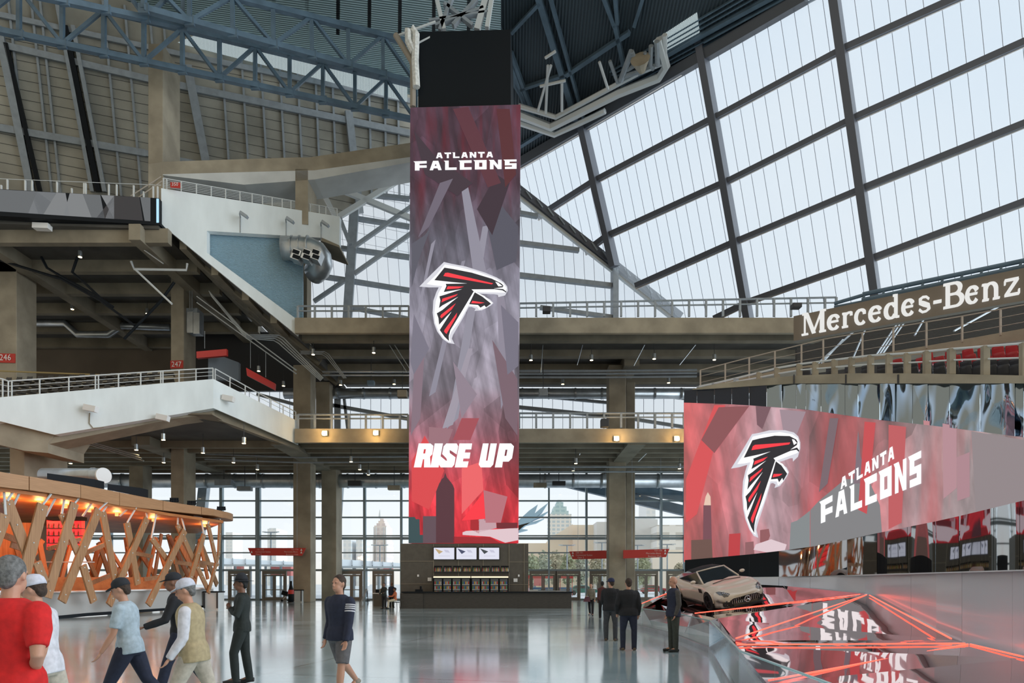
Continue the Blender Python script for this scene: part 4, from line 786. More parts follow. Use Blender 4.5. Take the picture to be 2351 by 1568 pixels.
fb=lin([(1600,1352),(1790,1346),(1995,1362),(2120,1410),(2235,1472),(2351,1512),(2450,1540)])
xs=[1600,1690,1788,1870,2000,2110,2231,2351,2500,2680]; GC=Curve([(1560,31),(1790,27.5),(2000,19.3),(2200,12.0),(2351,9.9),(2520,8.2)])
for i in range(len(xs)-1): band(GC,[xs[i]+.4,(xs[i]+xs[i+1])/2,xs[i+1]-.4],f1,lambda x:fb(x)+12,M['gwall'],'wall_panel',t,0,.15)
band(GC,[1600,1788,2000,2231,2680],lambda x:f1(x)-3,lambda x:f1(x),M['steelw'],'wall_cap',t,0,.3)
# platform facets: vertices as (px,py,depth)
V={'a':(1475,1397,24.2),'a0':(1560,1350,28.5),'b':(1590,1408,21.0),'c':(1788,1346,26.6),'d':(1995,1364,18.5),'e':(1648,1420,15.6),'f':(1688,1470,12.3),'g':(2190,1470,11.6),'h':(1690,1484,10.0),'i':(2225,1481,10.6),'j':(1760,1568,7.8),'k':(2351,1512,9.3),'l':(2600,1568,7.6),'m':(1980,1800,4.2),'n':(2600,1900,4.6),'o':(1572,1352,30),'q':(2236,1474,13.8)}
v=lambda k:W(*V[k])
M['lacq']=mirrmat('dark mirror lacquer',(.62,.46,.46),.02,.6,.014)
M['whtl']=mat('white lacquer',(.85,.86,.88),.3,spec=.5); M['redl']=mat('red reflection gloss panel',(.50,.26,.26),.08,spec=1.0,coat=1)  # redl: red reflection of the screen painted into the panel colour
t=T('display_platform','faceted mirror platform with red light lines under the sports car','platform',(9,15,0))
facets=[('b','e','d'),('e','f','g','d'),('h','i','g','f'),('h','j','k','i'),('j','m','n','l'),('j','l','k','j')]
for f in facets:
    pts=[]; 
    for k in f:
        if v(k) not in pts: pts.append(v(k))
    if len(pts)<3: continue
    MB().prism(pts,(0,0,-.06)).build('facet',M['lacq'],t)
M['ledr']=emat('red light line',(1.0,.10,.06),2.2)
for A,B in [((1595,1409,20.8),(1975,1366,18.6)),((1690,1468,12.3),(1990,1367,18.4)),((1996,1368,18.0),(2184,1469,11.3)),((1692,1483,10.0),(2215,1480,10.6)),((1765,1566,7.8),(2222,1482,10.6)),((2228,1482,10.6),(2349,1511,9.3)),((1470,1388,25),(1560,1352,28.4)),((1765,1356,26),(1790,1350,26.5))]:
    a_,b_=W(*A),W(*B); up=Vector((0,0,.02)); MB().bar(a_+up,b_+up,.022,.02).build('light_line',M['ledr'],t)
# base skirts
rail=[(1420,1394,27),(1475,1397,24.2),(1545,1406,20.5),(1630,1425,16),(1700,1495,8.9),(1900,1568,6.05),(2200,1690,4.0)]
gp=[W(*q) for q in rail]; up=['a0','a','b','e','h','j','m']
for i in range(len(gp)-1):
    a_,b_=gp[i],gp[i+1]; n=Vector((b_.y-a_.y,-(b_.x-a_.x),0)).normalized()
    if n.x<0: n=-n
    sa=Vector((a_.x,a_.y,0))+n*.06; sb=Vector((b_.x,b_.y,0))+n*.06
    MB().prism([sa,sb,sb+Vector((0,0,.14)),sa+Vector((0,0,.14))],n*.3).build('plinth',M['steelw'],t)
    p,q=sa+n*.3+Vector((0,0,.14)),sb+n*.3+Vector((0,0,.14)); U,V2=v(up[i]),v(up[i+1])
    pm,qm=p.lerp(U,.3),q.lerp(V2,.3)
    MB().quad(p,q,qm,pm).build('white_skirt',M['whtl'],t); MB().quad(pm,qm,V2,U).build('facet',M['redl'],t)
t=T('glass_balustrade','low glass balustrade around the car platform','railing',(5,16,0))
for i in range(len(gp)-1):
    a_,b_=gp[i],gp[i+1]; k=2 if i>1 else 1
    for j in range(k):
        p=a_.lerp(b_,j/k); q=a_.lerp(b_,(j+1)/k); d=(q-p).normalized()*.012
        pt,qt=p+d,q-d; pb=Vector((pt.x,pt.y,.05)); qb=Vector((qt.x,qt.y,.05)); n=Vector((q.y-p.y,-(q.x-p.x),0)).normalized()*.02
        MB().prism([pt,qt,qb,pb],n).build('glass_panel',M['glassr'],t)
    MB().bar(a_,b_,.03,.02).build('top_rail',mat('teal glass edge',(.35,.60,.60),.15),t)
    MB().bar(Vector((a_.x,a_.y,.06)),Vector((b_.x,b_.y,.06)),.08,.12).build('base_channel',M['galv'],t)
# ---------------- sports car ----------------
# local frame: x forward, y to the car's left, z up; origin on ground at centre
CP=mat('champagne car paint',(.78,.66,.55),.32,.08,spec=.6,coat=.8)
CK=mat('car black plastic',(.015,.015,.015),.4); CGL=mat('dark car glass',(.02,.025,.03),.05,spec=.9,coat=1); RIM=mat('dark alloy',(.05,.05,.055),.3,.8); TYR=mat('tyre rubber',(.012,.012,.012),.8)
CHR=mat('chrome',(.7,.7,.72),.12,1.0)
car=T('sports_car','cream open-top style sports car with black soft top, tilted nose-down on the mirror platform','car',(0,0,0),rot=(0,0,.0001))
def ci(x,ks):
    for i in range(len(ks)-1):
        if x<=ks[i+1][0]:
            f=(x-ks[i][0])/(ks[i+1][0]-ks[i][0]); f=max(0,min(1,f)); f=f*f*(3-2*f); return ks[i][1]*(1-f)+ks[i+1][1]*f
    return ks[-1][1]
hw=[(-2.27,.70),(-2.1,.84),(-1.5,.97),(-.8,.955),(0,.90),(.7,.91),(1.2,.965),(1.8,.95),(2.1,.86),(2.27,.68)]   # half width
ht=[(-2.27,.78),(-2.0,.90),(-1.3,.96),(-.7,.94),(0,.90),(.6,.90),(1.2,.85),(1.8,.74),(2.1,.64),(2.27,.55)]   # centre height (deck)
fe=[(-2.27,.74),(-1.9,.86),(-1.35,.93),(-.7,.86),(0,.84),(.7,.86),(1.25,.87),(1.8,.76),(2.1,.64),(2.27,.52)] # fender top height
zl=[(-2.27,.32),(-1.9,.2),(-1.3,.16),(1.3,.14),(2.0,.14),(2.27,.17)]
N=56; rings=[]
WX=(-1.32,1.31); WR=.37
for i in range(N+1):
    x=-2.27+4.54*i/N; w=ci(x,hw); c=ci(x,ht); f=ci(x,fe); b=ci(x,zl)
    for wx in WX:
        d=abs(x-wx)
        if d<WR: b=max(b,.33+math.sqrt(WR*WR-d*d)*.98) ;
    half=[(0,c),(w*.35,c+.012),(w*.62,(c+f)/2+.01),(w*.78,f+.0),(w*.90,f-.035),(w*.985,f-.14),(w*1.0,max(f-.26,b+.03)),(w*.985,max(.42,b+.02)),(w*.965,max(.3,b+.01)),(w*.94,b)]
    ring=[Vector((x,y,z)) for y,z in half]+[Vector((x,w*.5,b)) ,Vector((x,0,b))]
    ring=ring+[Vector((x,-q.y,q.z)) for q in reversed(ring[1:-1])]
    rings.append(ring)
for rg in rings:
    for p in rg:
        if p.x>1.1: p.x-=.26*p.y*p.y*((p.x-1.1)/1.17)
        if p.x<-1.4: p.x+=.2*p.y*p.y*((-1.4-p.x)/.87)
body=MB().loft(rings).build('car_body',CP,car,True,local=True)
def cpart(mb,name,m,par=None,smooth=False): return mb.build(name,m,par or car,smooth,local=True)
# inner dark tub for wheel wells
cpart(MB().bx(-1.9,1.9,-.72,.72,.18,.70),'underbody',CK)
for wx in WX:
    for sy in (-1,1):
        y=sy*.84
        wl=cpart(MB().tube([(wx,y-.13,.335),(wx,y-.12,.335),(wx,y+.12,.335),(wx,y+.13,.335)],[.30,.335,.335,.30],28),'wheel',TYR,None,True)
        o=y+sy*.125
        cpart(MB().tube([(wx,o,.335),(wx,o+sy*.005,.335)],[.255,.25],28),'rim_well',CK,wl)
        mb=MB()
        for k in range(5):
            a=2*math.pi*k/5+.3
            for s_ in(-.09,.09): mb.bar(Vector((wx+.04*math.cos(a),o+sy*.015,.335+.04*math.sin(a))),Vector((wx+.25*math.cos(a+s_),o+sy*.012,.335+.25*math.sin(a+s_))),.03,.02,(0,1,0))
        mb.tube([(wx,o,.335),(wx,o+sy*.03,.335)],.045,12); 
        ring=[Vector((wx+.25*math.cos(2*math.pi*k/28),o+sy*.01,.335+.25*math.sin(2*math.pi*k/28))) for k in range(29)]; mb.tube(ring,.012,6,False)
        cpart(mb,'spokes',RIM,wl)
        arch=[Vector((wx+.385*math.cos(a),sy*(ci(wx,hw)*.985+.005),.335+.385*math.sin(a))) for a in [math.pi*k/16 for k in range(17)]]
        cpart(MB().tube(arch,.022,6,False),'wheel_arch',CP,None,True)
from mathutils.bvhtree import BVHTree
bvh=BVHTree.FromPolygons([v_.co.copy() for v_ in body.data.vertices],[tuple(p_.vertices) for p_ in body.data.polygons])
def hitx(y,z):
    h=bvh.ray_cast(Vector((4,y,z)),Vector((-1,0,0)))[0]; return h.x if h is not None else 2.1
def hitz(x,y):
    h=bvh.ray_cast(Vector((x,y,3)),Vector((0,0,-1)))[0]; return h.z if h is not None else .5
def onbody(pts,ax,off,n=3):
    cx=sum(p[0] for p in pts)/len(pts); cy=sum(p[1] for p in pts)/len(pts); ring_pts=[]
    out=[]
    for i in range(len(pts)):
        for k in range(3): f_=k/3; a,b=pts[i],pts[(i+1)%len(pts)]; out.append((a[0]*(1-f_)+b[0]*f_,a[1]*(1-f_)+b[1]*f_))
    P=lambda q:(Vector((hitx(*q)+off,q[0],q[1])) if ax=='x' else Vector((q[0],q[1],hitz(*q)+off)))
    rings=[[P((cx+(q[0]-cx)*s_,cy+(q[1]-cy)*s_)) for q in out] for s_ in(1,.66,.33,.05)]
    return MB().loft(rings)
# cabin: windscreen, soft top
ws=[Vector((.62,-.72,.87)),Vector((.78,0,.885)),Vector((.62,.72,.87))]; hd=[Vector((-.08,-.56,1.215)),Vector((.0,0,1.245)),Vector((-.08,.56,1.215))]
cpart(MB().loft([ws,hd],False,False).loft([[p+Vector((-.015,0,-.01)) for p in ws],[p+Vector((-.015,0,-.01)) for p in hd]],False,False),'windscreen',CGL,None,True)
cpart(MB().tube(hd,.028,8).tube([ws[0],hd[0]],.032,8).tube([ws[2],hd[2]],.032,8),'windscreen_frame',CP,None,True)
top=[]
for x,w,z in [(-.08,.56,1.22),(-.35,.60,1.265),(-.7,.60,1.255),(-1.05,.60,1.17),(-1.4,.62,1.02),(-1.6,.64,.93)]:
    top.append([Vector((x,-w,z-.06-.0)),Vector((x,-w*.7,z)),Vector((x,0,z+.03)),Vector((x,w*.7,z)),Vector((x,w,z-.06))])
top2=[q+[p-Vector((0,0,.04)) for p in reversed(q)] for q in top]
cpart(MB().loft(top2),'soft_top',mat('black canvas',(.02,.02,.022),.8),None,True)
for sy in(-1,1):
    cpart(MB().poly([Vector((.58,sy*.745,.87)),Vector((-.08,sy*.575,1.2)),Vector((-.75,sy*.61,1.19)),Vector((-1.15,sy*.66,1.08)),Vector((-1.25,sy*.80,.90)),Vector((-.4,sy*.80,.87))]),'side_window',CGL)
    m_=cpart(MB().ell((.42,sy*1.0,.97),(.07,.11,.065)),'wing_mirror',CP,None,True); cpart(MB().bar((.42,sy*.85,.90),(.42,sy*.97,.95),.05).ell((.385,sy*1.0,.965),(.045,.095,.05)),'mirror_foot',CK,m_,True)
    hp=[(2.10,.50),(2.13,.60),(2.06,.71),(1.92,.79),(1.74,.85),(1.80,.74),(1.95,.60)]
    h_=cpart(onbody([(x,sy*y) for x,y in hp],'z',.012),'headlight',mat('headlamp glass',(.06,.06,.065),.08,spec=.9,coat=1))
    for k in range(4):
        x,y=2.09-.05*k,sy*(.575+.035*k); z=hitz(x,y); cpart(MB().ell((x,y,z+.015),(.028,.022,.018)),'lamp_lens',CHR,h_,True)
    cpart(onbody([(sy*y,z) for y,z in[(.47,.19),(.50,.33),(.60,.37),(.74,.38),(.79,.30),(.77,.20)]],'x',.012),'side_intake',CK)
    cpart(MB().prism([Vector((.86,sy*.93,.60)),Vector((.80,sy*.93,.74)),Vector((.62,sy*.925,.74)),Vector((.66,sy*.925,.60))],(0,.02*sy,0)),'side_vent',CK)
    cpart(MB().bar((.85,sy*.965,.2),(-.85,sy*.975,.2),.05,.1),'sill',CK)
# grille
gr=[(-.52,.30),(-.60,.38),(-.57,.47),(-.45,.54),(0,.56),(.45,.54),(.57,.47),(.60,.38),(.52,.30),(0,.275)]
gx=lambda y,z:2.262-.26*y*y
gs=lambda z:.25+(z-.275)*.84
g_=cpart(onbody([(y,gs(z)) for y,z in gr],'x',.012),'grille',CK)
for k in range(15):
    y=-.52+1.04*k/14; zt=gs(.545-.1*(abs(y)/.6)**3); zb_=gs(.30+.04*(abs(y)/.6)**4)
    MBk=MB().tube([Vector((hitx(y,zb_)+.03,y,zb_)),Vector((hitx(y,(zb_+zt)/2)+.035,y,(zb_+zt)/2)),Vector((hitx(y,zt)+.025,y,zt))],.009,5); cpart(MBk,'grille_bar',CHR,g_)
ring=[Vector((2.335,.105*math.cos(2*math.pi*k/24),.375+.105*math.sin(2*math.pi*k/24))) for k in range(25)]
e_=cpart(MB().tube(ring,.012,6,False),'star_emblem',CHR,g_,True)
mb=MB()
for a in(90,210,330): a=math.radians(a); mb.tube([(2.335,0,.375),(2.335,.10*math.cos(a),.375+.10*math.sin(a))],[.016,.006],6)
cpart(mb,'star_rays',CHR,g_)
cpart(MB().prism([Vector((2.30,-.5,.21)),Vector((2.33,0,.20)),Vector((2.30,.5,.21)),Vector((2.2,.78,.14)),Vector((2.25,0,.10)),Vector((2.2,-.78,.14))],(.06,0,-.02)),'splitter',CK)
cpart(MB().bar((1.05,-.55,.885),(.9,0,.90),.02,.02).bar((.9,0,.90),(1.05,.55,.885),.02,.02),'bonnet_shut_line',CK)
cpart(MB().bx(-.35,-.33,-.3,.3,.5,.9),'seat_back',CK)
th=math.radians(10); roll=math.radians(13); pit=math.radians(6.5)
f=Vector((math.sin(th),-math.cos(th),0)); l=Vector((0,0,1)).cross(f)   # car's left
Rm=Matrix((f,l,Vector((0,0,1)))).transposed()
Rr=Matrix.Rotation(roll,3,f)  # sign tuned below
Rp=Matrix.Rotation(pit,3,l)
R3=Rr@Rp@Rm
car.matrix_world=Matrix.Translation(CARLOC:=Vector((7.75,25.9,1.0)))@R3.to_4x4()
# tilted plinth facet under the car
t2=bpy.data.objects['display_platform']
base=MB(); q=[R3@Vector((x,y,-.01))+CARLOC for x,y in[(-2.9,-1.6),(2.7,-1.25),(2.7,1.5),(-2.9,1.6)]]
base.prism(q,(0,0,-.08)); base.build('facet',M['lacq'],t2)
bb,dd_,cc,aa,a00=v('b'),v('d'),W(1800,1345,26.2),v('a'),v('a0')
for fpts in ([bb,q[1],q[2]],[bb,q[2],dd_],[dd_,q[2],cc],[cc,q[2],q[3]],[bb,aa,q[1]],[aa,q[0],q[1]],[aa,a00,q[0]]): MB().add(fpts,[(0,1,2)]).build('facet',M['lacq'],t2)
for i in (2,3):
    a_,b_=q[i],q[(i+1)%4]; MB().quad(a_,b_,Vector((b_.x,b_.y,0)),Vector((a_.x,a_.y,0))).build('side_panel',M['whtl'],t2)
# ---------------- timber pub, left ----------------
def woodmat(name,c1,c2,sc=(1,1,1),rough=.5):
    m=bpy.data.materials.new(name); m.use_nodes=True; nt=m.node_tree; b=nt.nodes['Principled BSDF']; b.inputs['Roughness'].default_value=rough
    tc=nt.nodes.new('ShaderNodeTexCoord'); mp=nt.nodes.new('ShaderNodeMapping'); mp.inputs['Scale'].default_value=sc; nt.links.new(tc.outputs['Generated'],mp.inputs[0])
    ns=nt.nodes.new('ShaderNodeTexNoise'); ns.inputs['Scale'].default_value=3; ns.inputs['Detail'].default_value=5; nt.links.new(mp.outputs[0],ns.inputs['Vector'])
    cr=nt.nodes.new('ShaderNodeValToRGB'); cr.color_ramp.elements[0].position=.35; cr.color_ramp.elements[1].position=.65; cr.color_ramp.elements[0].color=(*c1,1); cr.color_ramp.elements[1].color=(*c2,1)
    nt.links.new(ns.outputs[0],cr.inputs[0]); nt.links.new(cr.outputs[0],b.inputs['Base Color']); return m
M['wood']=woodmat('larch plank',(.30,.15,.065),(.46,.25,.12),(14,14,1.0)); M['woodr']=woodmat('larch ring',(.34,.17,.075),(.48,.26,.125),(1.2,1.2,22)); M['woodo']=woodmat('orange wood',(.42,.13,.03),(.58,.22,.06),(8,8,1))  # woodo: warm lamp glow painted into the wood of the inner parts
PC=Curve([(-90,26.8),(0,28),(69,29.2),(187,31.6),(278,34.3),(376,37.8),(494,42),(540,44.5)])
t=T('timber_pub','round timber pub with a wide wooden ring roof and crossed plank screen','pavilion',tuple(PC(200,1400)))
PUB=t
rt_=lin([(-60,1072),(0,1083.5),(69,1094),(187,1113),(278,1131),(376,1150),(494,1169),(520,1176)]); rb_=lin([(-60,1108),(0,1118),(69,1125),(187,1143),(278,1161),(376,1172),(422,1177),(494,1184),(520,1191)])
xs_=[-90,0,66]; 
for seg in ([-420,-260,-92],[-90,-20,30,66],[68,110,150,185],[186,230,274],[275,330,374],[375,420,462],[463,490,512]):
    band(PC,seg,rt_,rb_,M['woodr'],'ring_panel',t,0,2.2)
# rounded far end of the ring
e0=W(500,1176,43); zt=CH+(HY-1170)/F*43; zb=CH+(HY-1185)/F*43
cx_,cy_=W(488,1170,44.6).x,44.6; rings=[]
for z in (zb,zt): rings.append([Vector((cx_+1.0*math.cos(a),cy_+2.2*math.sin(a),z)) for a in [2*math.pi*k/20 for k in range(20)]])
MB().loft(rings).build('ring_end',M['woodr'],t)
zr=6.0
# ceiling under ring and inner ring
ce=[PC(x,1200) for x in(-90,0,110,230,374,500)]
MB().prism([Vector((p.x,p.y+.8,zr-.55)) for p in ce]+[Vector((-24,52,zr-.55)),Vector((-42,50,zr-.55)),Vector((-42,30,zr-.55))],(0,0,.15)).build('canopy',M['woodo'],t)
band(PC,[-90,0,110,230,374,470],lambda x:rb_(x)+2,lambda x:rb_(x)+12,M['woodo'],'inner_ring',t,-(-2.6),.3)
PL=[((98,1158),(42,1372),27),((16,1150),(66,1278),25),((12,1182),(-22,1275),26),((171,1155),(108,1372),21),((141,1180),(180,1274),15),((226,1170),(142,1381),23),((235,1175),(264,1330),20),((190,1298),(215,1382),20),((84,1290),(104,1340),20),
((337,1190),(250,1389),18),((291,1200),(316,1342),19),((276,1355),(288,1384),17),((424,1218),(340,1389),16),((407,1205),(446,1290),13),((347,1235),(384,1286),14),((468,1227),(436,1332),12),((477,1203),(499,1300),10),((505,1193),(502,1272),9),((502,1272),(478,1362),9),((452,1300),(478,1355),11)]
def plank(x0y0,x1y1,w,off,par=PUB,m='wood',nm='plank'):
    a,b=PC(*x0y0,off),PC(*x1y1,off); n=PC.at(x0y0[0]).n; Y=(a.y+b.y)/2
    o=MB().bar(a,b,w*Y/F,.09,n).build(nm,M[m],par); return a,b,o
for i,(a,b,w) in enumerate(PL):
    off=.3+(.15 if i in(1,4,6,10,13,14,19) else 0); A,B,o=plank(a,b,w,off)
    n=PC.at(a[0]).n; mb=MB()
    for f in (.06,.42,.93): mb.ell(A.lerp(B,f)-n*.06,(.035,.035,.035),nu=6,nv=4)
    mb.build('stud',M['steelw'],o,True)
    if i not in(7,8,11,18,19):
        top=Vector((A.x+random.uniform(-.4,.4),A.y+.2,zr-.4)); MB().tube([A-n*.02,top],.05,6).build('hanger_rod',M['steelw'],PUB)
for i in range(6): x=20+i*85; MB().tube([PC(x,1185,.8),Vector((PC(x,1185,.8).x+.5,PC(x,1185,.8).y,zr-.4))],.05,6).build('hanger_rod',M['steelw'],PUB)
random.seed(21)
for i in range(34):
    x=45+i*13.2; y0=random.uniform(1225,1260); y1=random.uniform(1320,1350); lean=random.choice([-1,1])*random.uniform(15,55)
    if 105<x<190 and i%2: continue
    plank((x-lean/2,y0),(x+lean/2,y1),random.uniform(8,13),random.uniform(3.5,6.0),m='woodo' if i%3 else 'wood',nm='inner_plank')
for i,(a,b,w) in enumerate([((110,1260),(185,1238),9),((0,1225),(50,1245),14),((190,1272),(240,1250),10),((205,1340),(260,1318),10),((300,1268),(350,1278),9),((330,1330),(390,1322),9),((400,1290),(470,1300),9),((455,1290),(498,1297),8),((25,1250),(60,1262),14)]): plank(a,b,w,1.4,nm='cross_plank')
# counter, white base
band(PC,[-420,-90,0,100,200,300,400,490],lin([(-90,1370),(0,1364),(130,1360),(500,1351)]),lin([(-90,1450),(0,1428),(170,1409),(380,1396),(500,1388)]),mat('pub white base',(.44,.44,.43),.5),'base_panel',t,1.0,.3)
band(PC,[-420,-90,0,100,200,300,400,490],lin([(-90,1368),(0,1362),(130,1358),(500,1349)]),lin([(-90,1371),(0,1365),(130,1361),(500,1352)]),M['white'],'counter_top',t,.8,.9)
band(PC,[-420,-90,0,100,200,300,400,490],lin([(-90,1450),(0,1428),(170,1409),(380,1396),(500,1388)]),lin([(-90,1458),(0,1436),(170,1417),(380,1402),(500,1392)]),M['black'],'kick_strip',t,.98,.3)
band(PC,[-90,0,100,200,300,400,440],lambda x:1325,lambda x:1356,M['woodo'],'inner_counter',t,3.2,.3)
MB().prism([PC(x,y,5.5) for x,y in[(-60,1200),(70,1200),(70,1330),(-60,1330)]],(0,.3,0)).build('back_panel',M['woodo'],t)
# red lit bottle wall
M['redglow']=emat('red shelf light',(1.0,.005,.01),1.3)
s=T('red_bottle_shelf','glowing red bottle shelves inside the timber pub','shelf',tuple(PC(140,1300,5)))
for x0,x1 in((107,143),(155,187)):
    MB().prism([PC(x,y,5.2) for x,y in[(x0,1194),(x1,1194),(x1,1262),(x0,1262)]],(0,.3,0)).build('lit_back',M['redglow'],s)
    for y in (1212,1229,1246,1262): MB().prism([PC(x,yy,5.0) for x,yy in[(x0,y),(x1,y),(x1,y+1.5),(x0,y+1.5)]],(0,.3,0)).build('shelf_board',M['dark'],s)
    MB().prism([PC(x,y,5.0) for x,y in[(x0,1186),(x1,1186),(x1,1194),(x0,1194)]],(0,.5,0)).build('top_box',M['black'],s)
k=0
for x0,x1 in((107,143),(155,187)):
    for y in (1212,1229,1246,1262):
        for q in range(3):
            x=x0+5+q*(x1-x0-6)/2.6; b0=PC(x,y,4.95); k+=1
            o=MB().tube([b0,b0+Vector((0,0,.14)),b0+Vector((0,0,.2)),b0+Vector((0,0,.26))],[.04,.04,.015,.015],6).build('bottle',mat('dark red bottle',(.12,.01,.01),.3)); tag(o,'%s dark bottle on the %s red shelf of the %s glowing pub rack'%(ORD[q],['top','second','third','bottom'][[1212,1229,1246,1262].index(y)],'left' if x0<120 else 'right'),'bottle','bottles on the red glowing shelves')
tag(MB().bx(PC(125,1270,4).x-.9,PC(125,1270,4).x+1.8,PC(125,1270,4).y,PC(125,1270,4).y+.4,2.7,2.75).build('bottle_ledge',M['steelw']),'thin pale ledge under the red shelves in the timber pub','ledge')
for i,(x,y) in enumerate([(90,1140),(205,1158),(268,1174),(352,1180),(470,1190),(150,1165),(20,1140)]):
    p=PC(x,y,2.0); L_=bpy.data.lights.new('pub_lamp','POINT'); L_.energy=85; L_.color=(1,.38,.13); L_.shadow_soft_size=.15
    lo=bpy.data.objects.new('pub_lamp_light',L_); COL.objects.link(lo); lo.location=(p.x,p.y,zr-.85)
    o=MB().tube([(p.x,p.y,zr-.55),(p.x,p.y,zr-.72)],.09,8).build('ceiling_spot',emat('orange spot',(1,.5,.15),1.3)); tag(o,'small orange ceiling spot under the pub ring roof, %s counted from the left end'%(['third','fifth','sixth','seventh','last','fourth','second'][i]),'lamp','orange spots under the pub ring')
# equipment on the ring roof
t=T('roof_duct','round duct with a pale disc end above the timber pub','duct',(PC(200,1100).x,34,6.3))
a,b=W(100,1091,38),W(236,1092,37); MB().tube([a,b],.40,20).build('pipe',M['galv'],t,True); MB().tube([W(212,1092,37.2),W(218,1092,37.2)],.44,20).build('flange',M['galv'],t)
MB().tube([b,b+Vector((.1,-.06,0))],.42,24).build('disc_end',M['white'],t); MB().tube([b+Vector((-.25,0,0)),W(238,1115,37)],.07).build('foot',M['steelw'],t); MB().tube([W(125,1091,38),W(125,1112,38)],.07).build('foot',M['steelw'],t)
for x0,x1,l in [(108,217,'long black equipment box on the pub roof left of the duct disc'),(247,322,'black equipment box on the pub roof right of the duct disc')]:
    tag(MB().prism([PC(x0,rt_(x0)-14,.8),PC(x1,rt_(x1)-22+(x1-x0)*.03,.8),PC(x1,rt_(x1)-1,.8),PC(x0,rt_(x0)-1,.8)],(0,.8,0)).build('equipment_box',M['black']),l,'box')
for x,l in((400,'small black lamp cluster on the pub roof in front of the concrete column'),(440,'small black lamp cluster on the pub roof right of the concrete column'),(508,'small black lamp cluster at the right end of the pub roof')):
    o=MB()
    for k in range(5): q=PC(x-8+k*4,rt_(x)-1,.6); o.bar(q,q+Vector((0,0,.25)),.08)
    o.bar(PC(x-10,rt_(x)-4,.6),PC(x+10,rt_(x)-4,.6),.06); tag(o.build('lamp_cluster',M['black']),l,'lamp')
# ---------------- ducts and pipes ----------------
def duct(lab,pts,r,rings=6,name='air_duct'):
    t=T(name,lab,'duct',tuple(pts[0])); MB().tube(pts,r,20).build('pipe',M['galv'],t,True)
    a,b=Vector(pts[0]),Vector(pts[-1])
    for k in range(1,rings): p=a.lerp(b,k/rings); d=(b-a).normalized()*.08; MB().tube([p-d,p+d],r+.05,20).build('joint_ring',M['galv'],t)
    return t
duct('long round duct under the lower gallery in front of the glass wall',[(-48,65.3,11.45),(22,65.3,11.45)],.66,26)
duct('long round duct under the upper gallery in front of the high windows',[(-22,66,20.0),(24,66,20.0)],.5,18)
duct('pale crooked duct hanging at the back of the left seating level',[W(80,742,64),W(150,742,64),W(178,768,64),W(250,768,64),W(280,748,64),W(390,752,64)],.32,1)
DP=53.2
t=duct('fat silver duct with three square outlets under the white stair parapet',[W(648,570,DP-1.5),W(690,571,DP-1.4),W(712,573,DP-1.2),W(727,580,DP-1.1),W(736,592,DP-.9),W(738,605,DP-.7),W(733,617,DP-.3),W(722,626,DP+.3)],.86,1)
for x in (672,690,708): MB().tube([W(x,570,DP-1.45),W(x+2,570,DP-1.45)],.91,20).build('joint_ring',M['galv'],t)
for i,x in enumerate((683,707,728)):
    c=W(x,590,DP-2.4); o=MB().box(c,(.62,1.0,.75),Matrix.Rotation(.35,3,'Y')).build('outlet_box',M['galv'],t)
    for dz in(-.18,.18): MB().box(c+Vector((.05,-.52,dz-.05)),(.5,.04,.28),Matrix.Rotation(.35,3,'Y')).build('grille',M['black'],o)
    MB().box(c+Vector((.04,-.5,-.04)),(.62,.03,.72),Matrix.Rotation(.35,3,'Y')).build('grille_frame',M['white'],o)
def pipe(lab,px,Y,r=.05,m='galv',name='conduit_pipe',grp=None,off=None):
    pts=[W(x,y,Y if not isinstance(Y,list) else Y[i]) for i,(x,y) in enumerate(px)]
    return tag(MB().tube(pts,r,6).build(name,M[m],smooth=False),lab,'pipe',grp)
for k in range(4): pipe('%s of four silver conduits bending down left of the left column'%['lowest','second lowest','second highest','highest'][3-k],'0' and [(480+k*2,668+k*4),(566,768+k*3),(640-k*4,769+k*4),(652-k*4,776+k*4),(742-k*2,868+k*2)],53,.045,grp='four bent conduits left of the left column')
for k in range(3): pipe('%s of three short silver conduits bending down right of the left column'%['top','middle','bottom'][k],[(690,806+k*3),(745-k*3,807+k*3),(755-k*3,813+k*3),(795-k*3,868)],55,.04,grp='three bent conduits right of the left column')
for k in range(2): pipe('%s straight silver conduit running down the sloping ceiling'%['upper','lower'][k],[(452,680+k*14),(680,850+k*8)],52.5,.05,grp='pair of conduits on the sloping ceiling')
pipe('pale pipe across the ceiling between lamp and column 247 with a diagonal drop',[(301,600),(308,618),(428,620),(430,605)],50,.09,'steelw'); pipe('pale diagonal pipe falling right toward column 247',[(310,618),(395,698)],50,.08,'steelw')
pipe('thin pipe loop on the dark ceiling near the white parapet corner',[(215,548),(262,532),(275,534),(375,605)],48.5,.05)
for y in(853,861): pipe('long thin grey pipe crossing under the upper gallery %s the other'%('above' if y<855 else 'below'),[(740,y),(940,y)],58,.08)
for y in(851,858,866): pipe('long grey pipe under the upper gallery right of the column, %s of three'%{851:'top',858:'middle',866:'bottom'}[y],[(1190,y),(1396,y),(1600,y-2)],58.3,.09,'steel')
for ri_,(a,b) in enumerate([((893,790),(935,855)),((905,790),(940,845)),((1343,772),(1325,838)),((1490,772),(1455,840)),((1610,775),(1560,838)),((1495,1030),(1465,1060)),((1345,1002),(1330,1045)),((1250,735),(1242,855))]): pipe('%s thin metal rod slanting under a gallery slab near the video column'%ORD[ri_] if a[0]<1300 else '%s thin metal rod slanting under a gallery slab around the right column'%ORD[ri_],[a,b],56,.04,grp='rods under the galleries left' if a[0]<1300 else 'rods under the galleries right')
for y,l in((1035,'upper'),(1050,'middle'),(1062,'lower')): pipe('grey service pipe along the lower gallery ceiling left of the column, %s of three'%l,[(470,y-8),(690,y),(935,y-2)],57,.07,'steel')
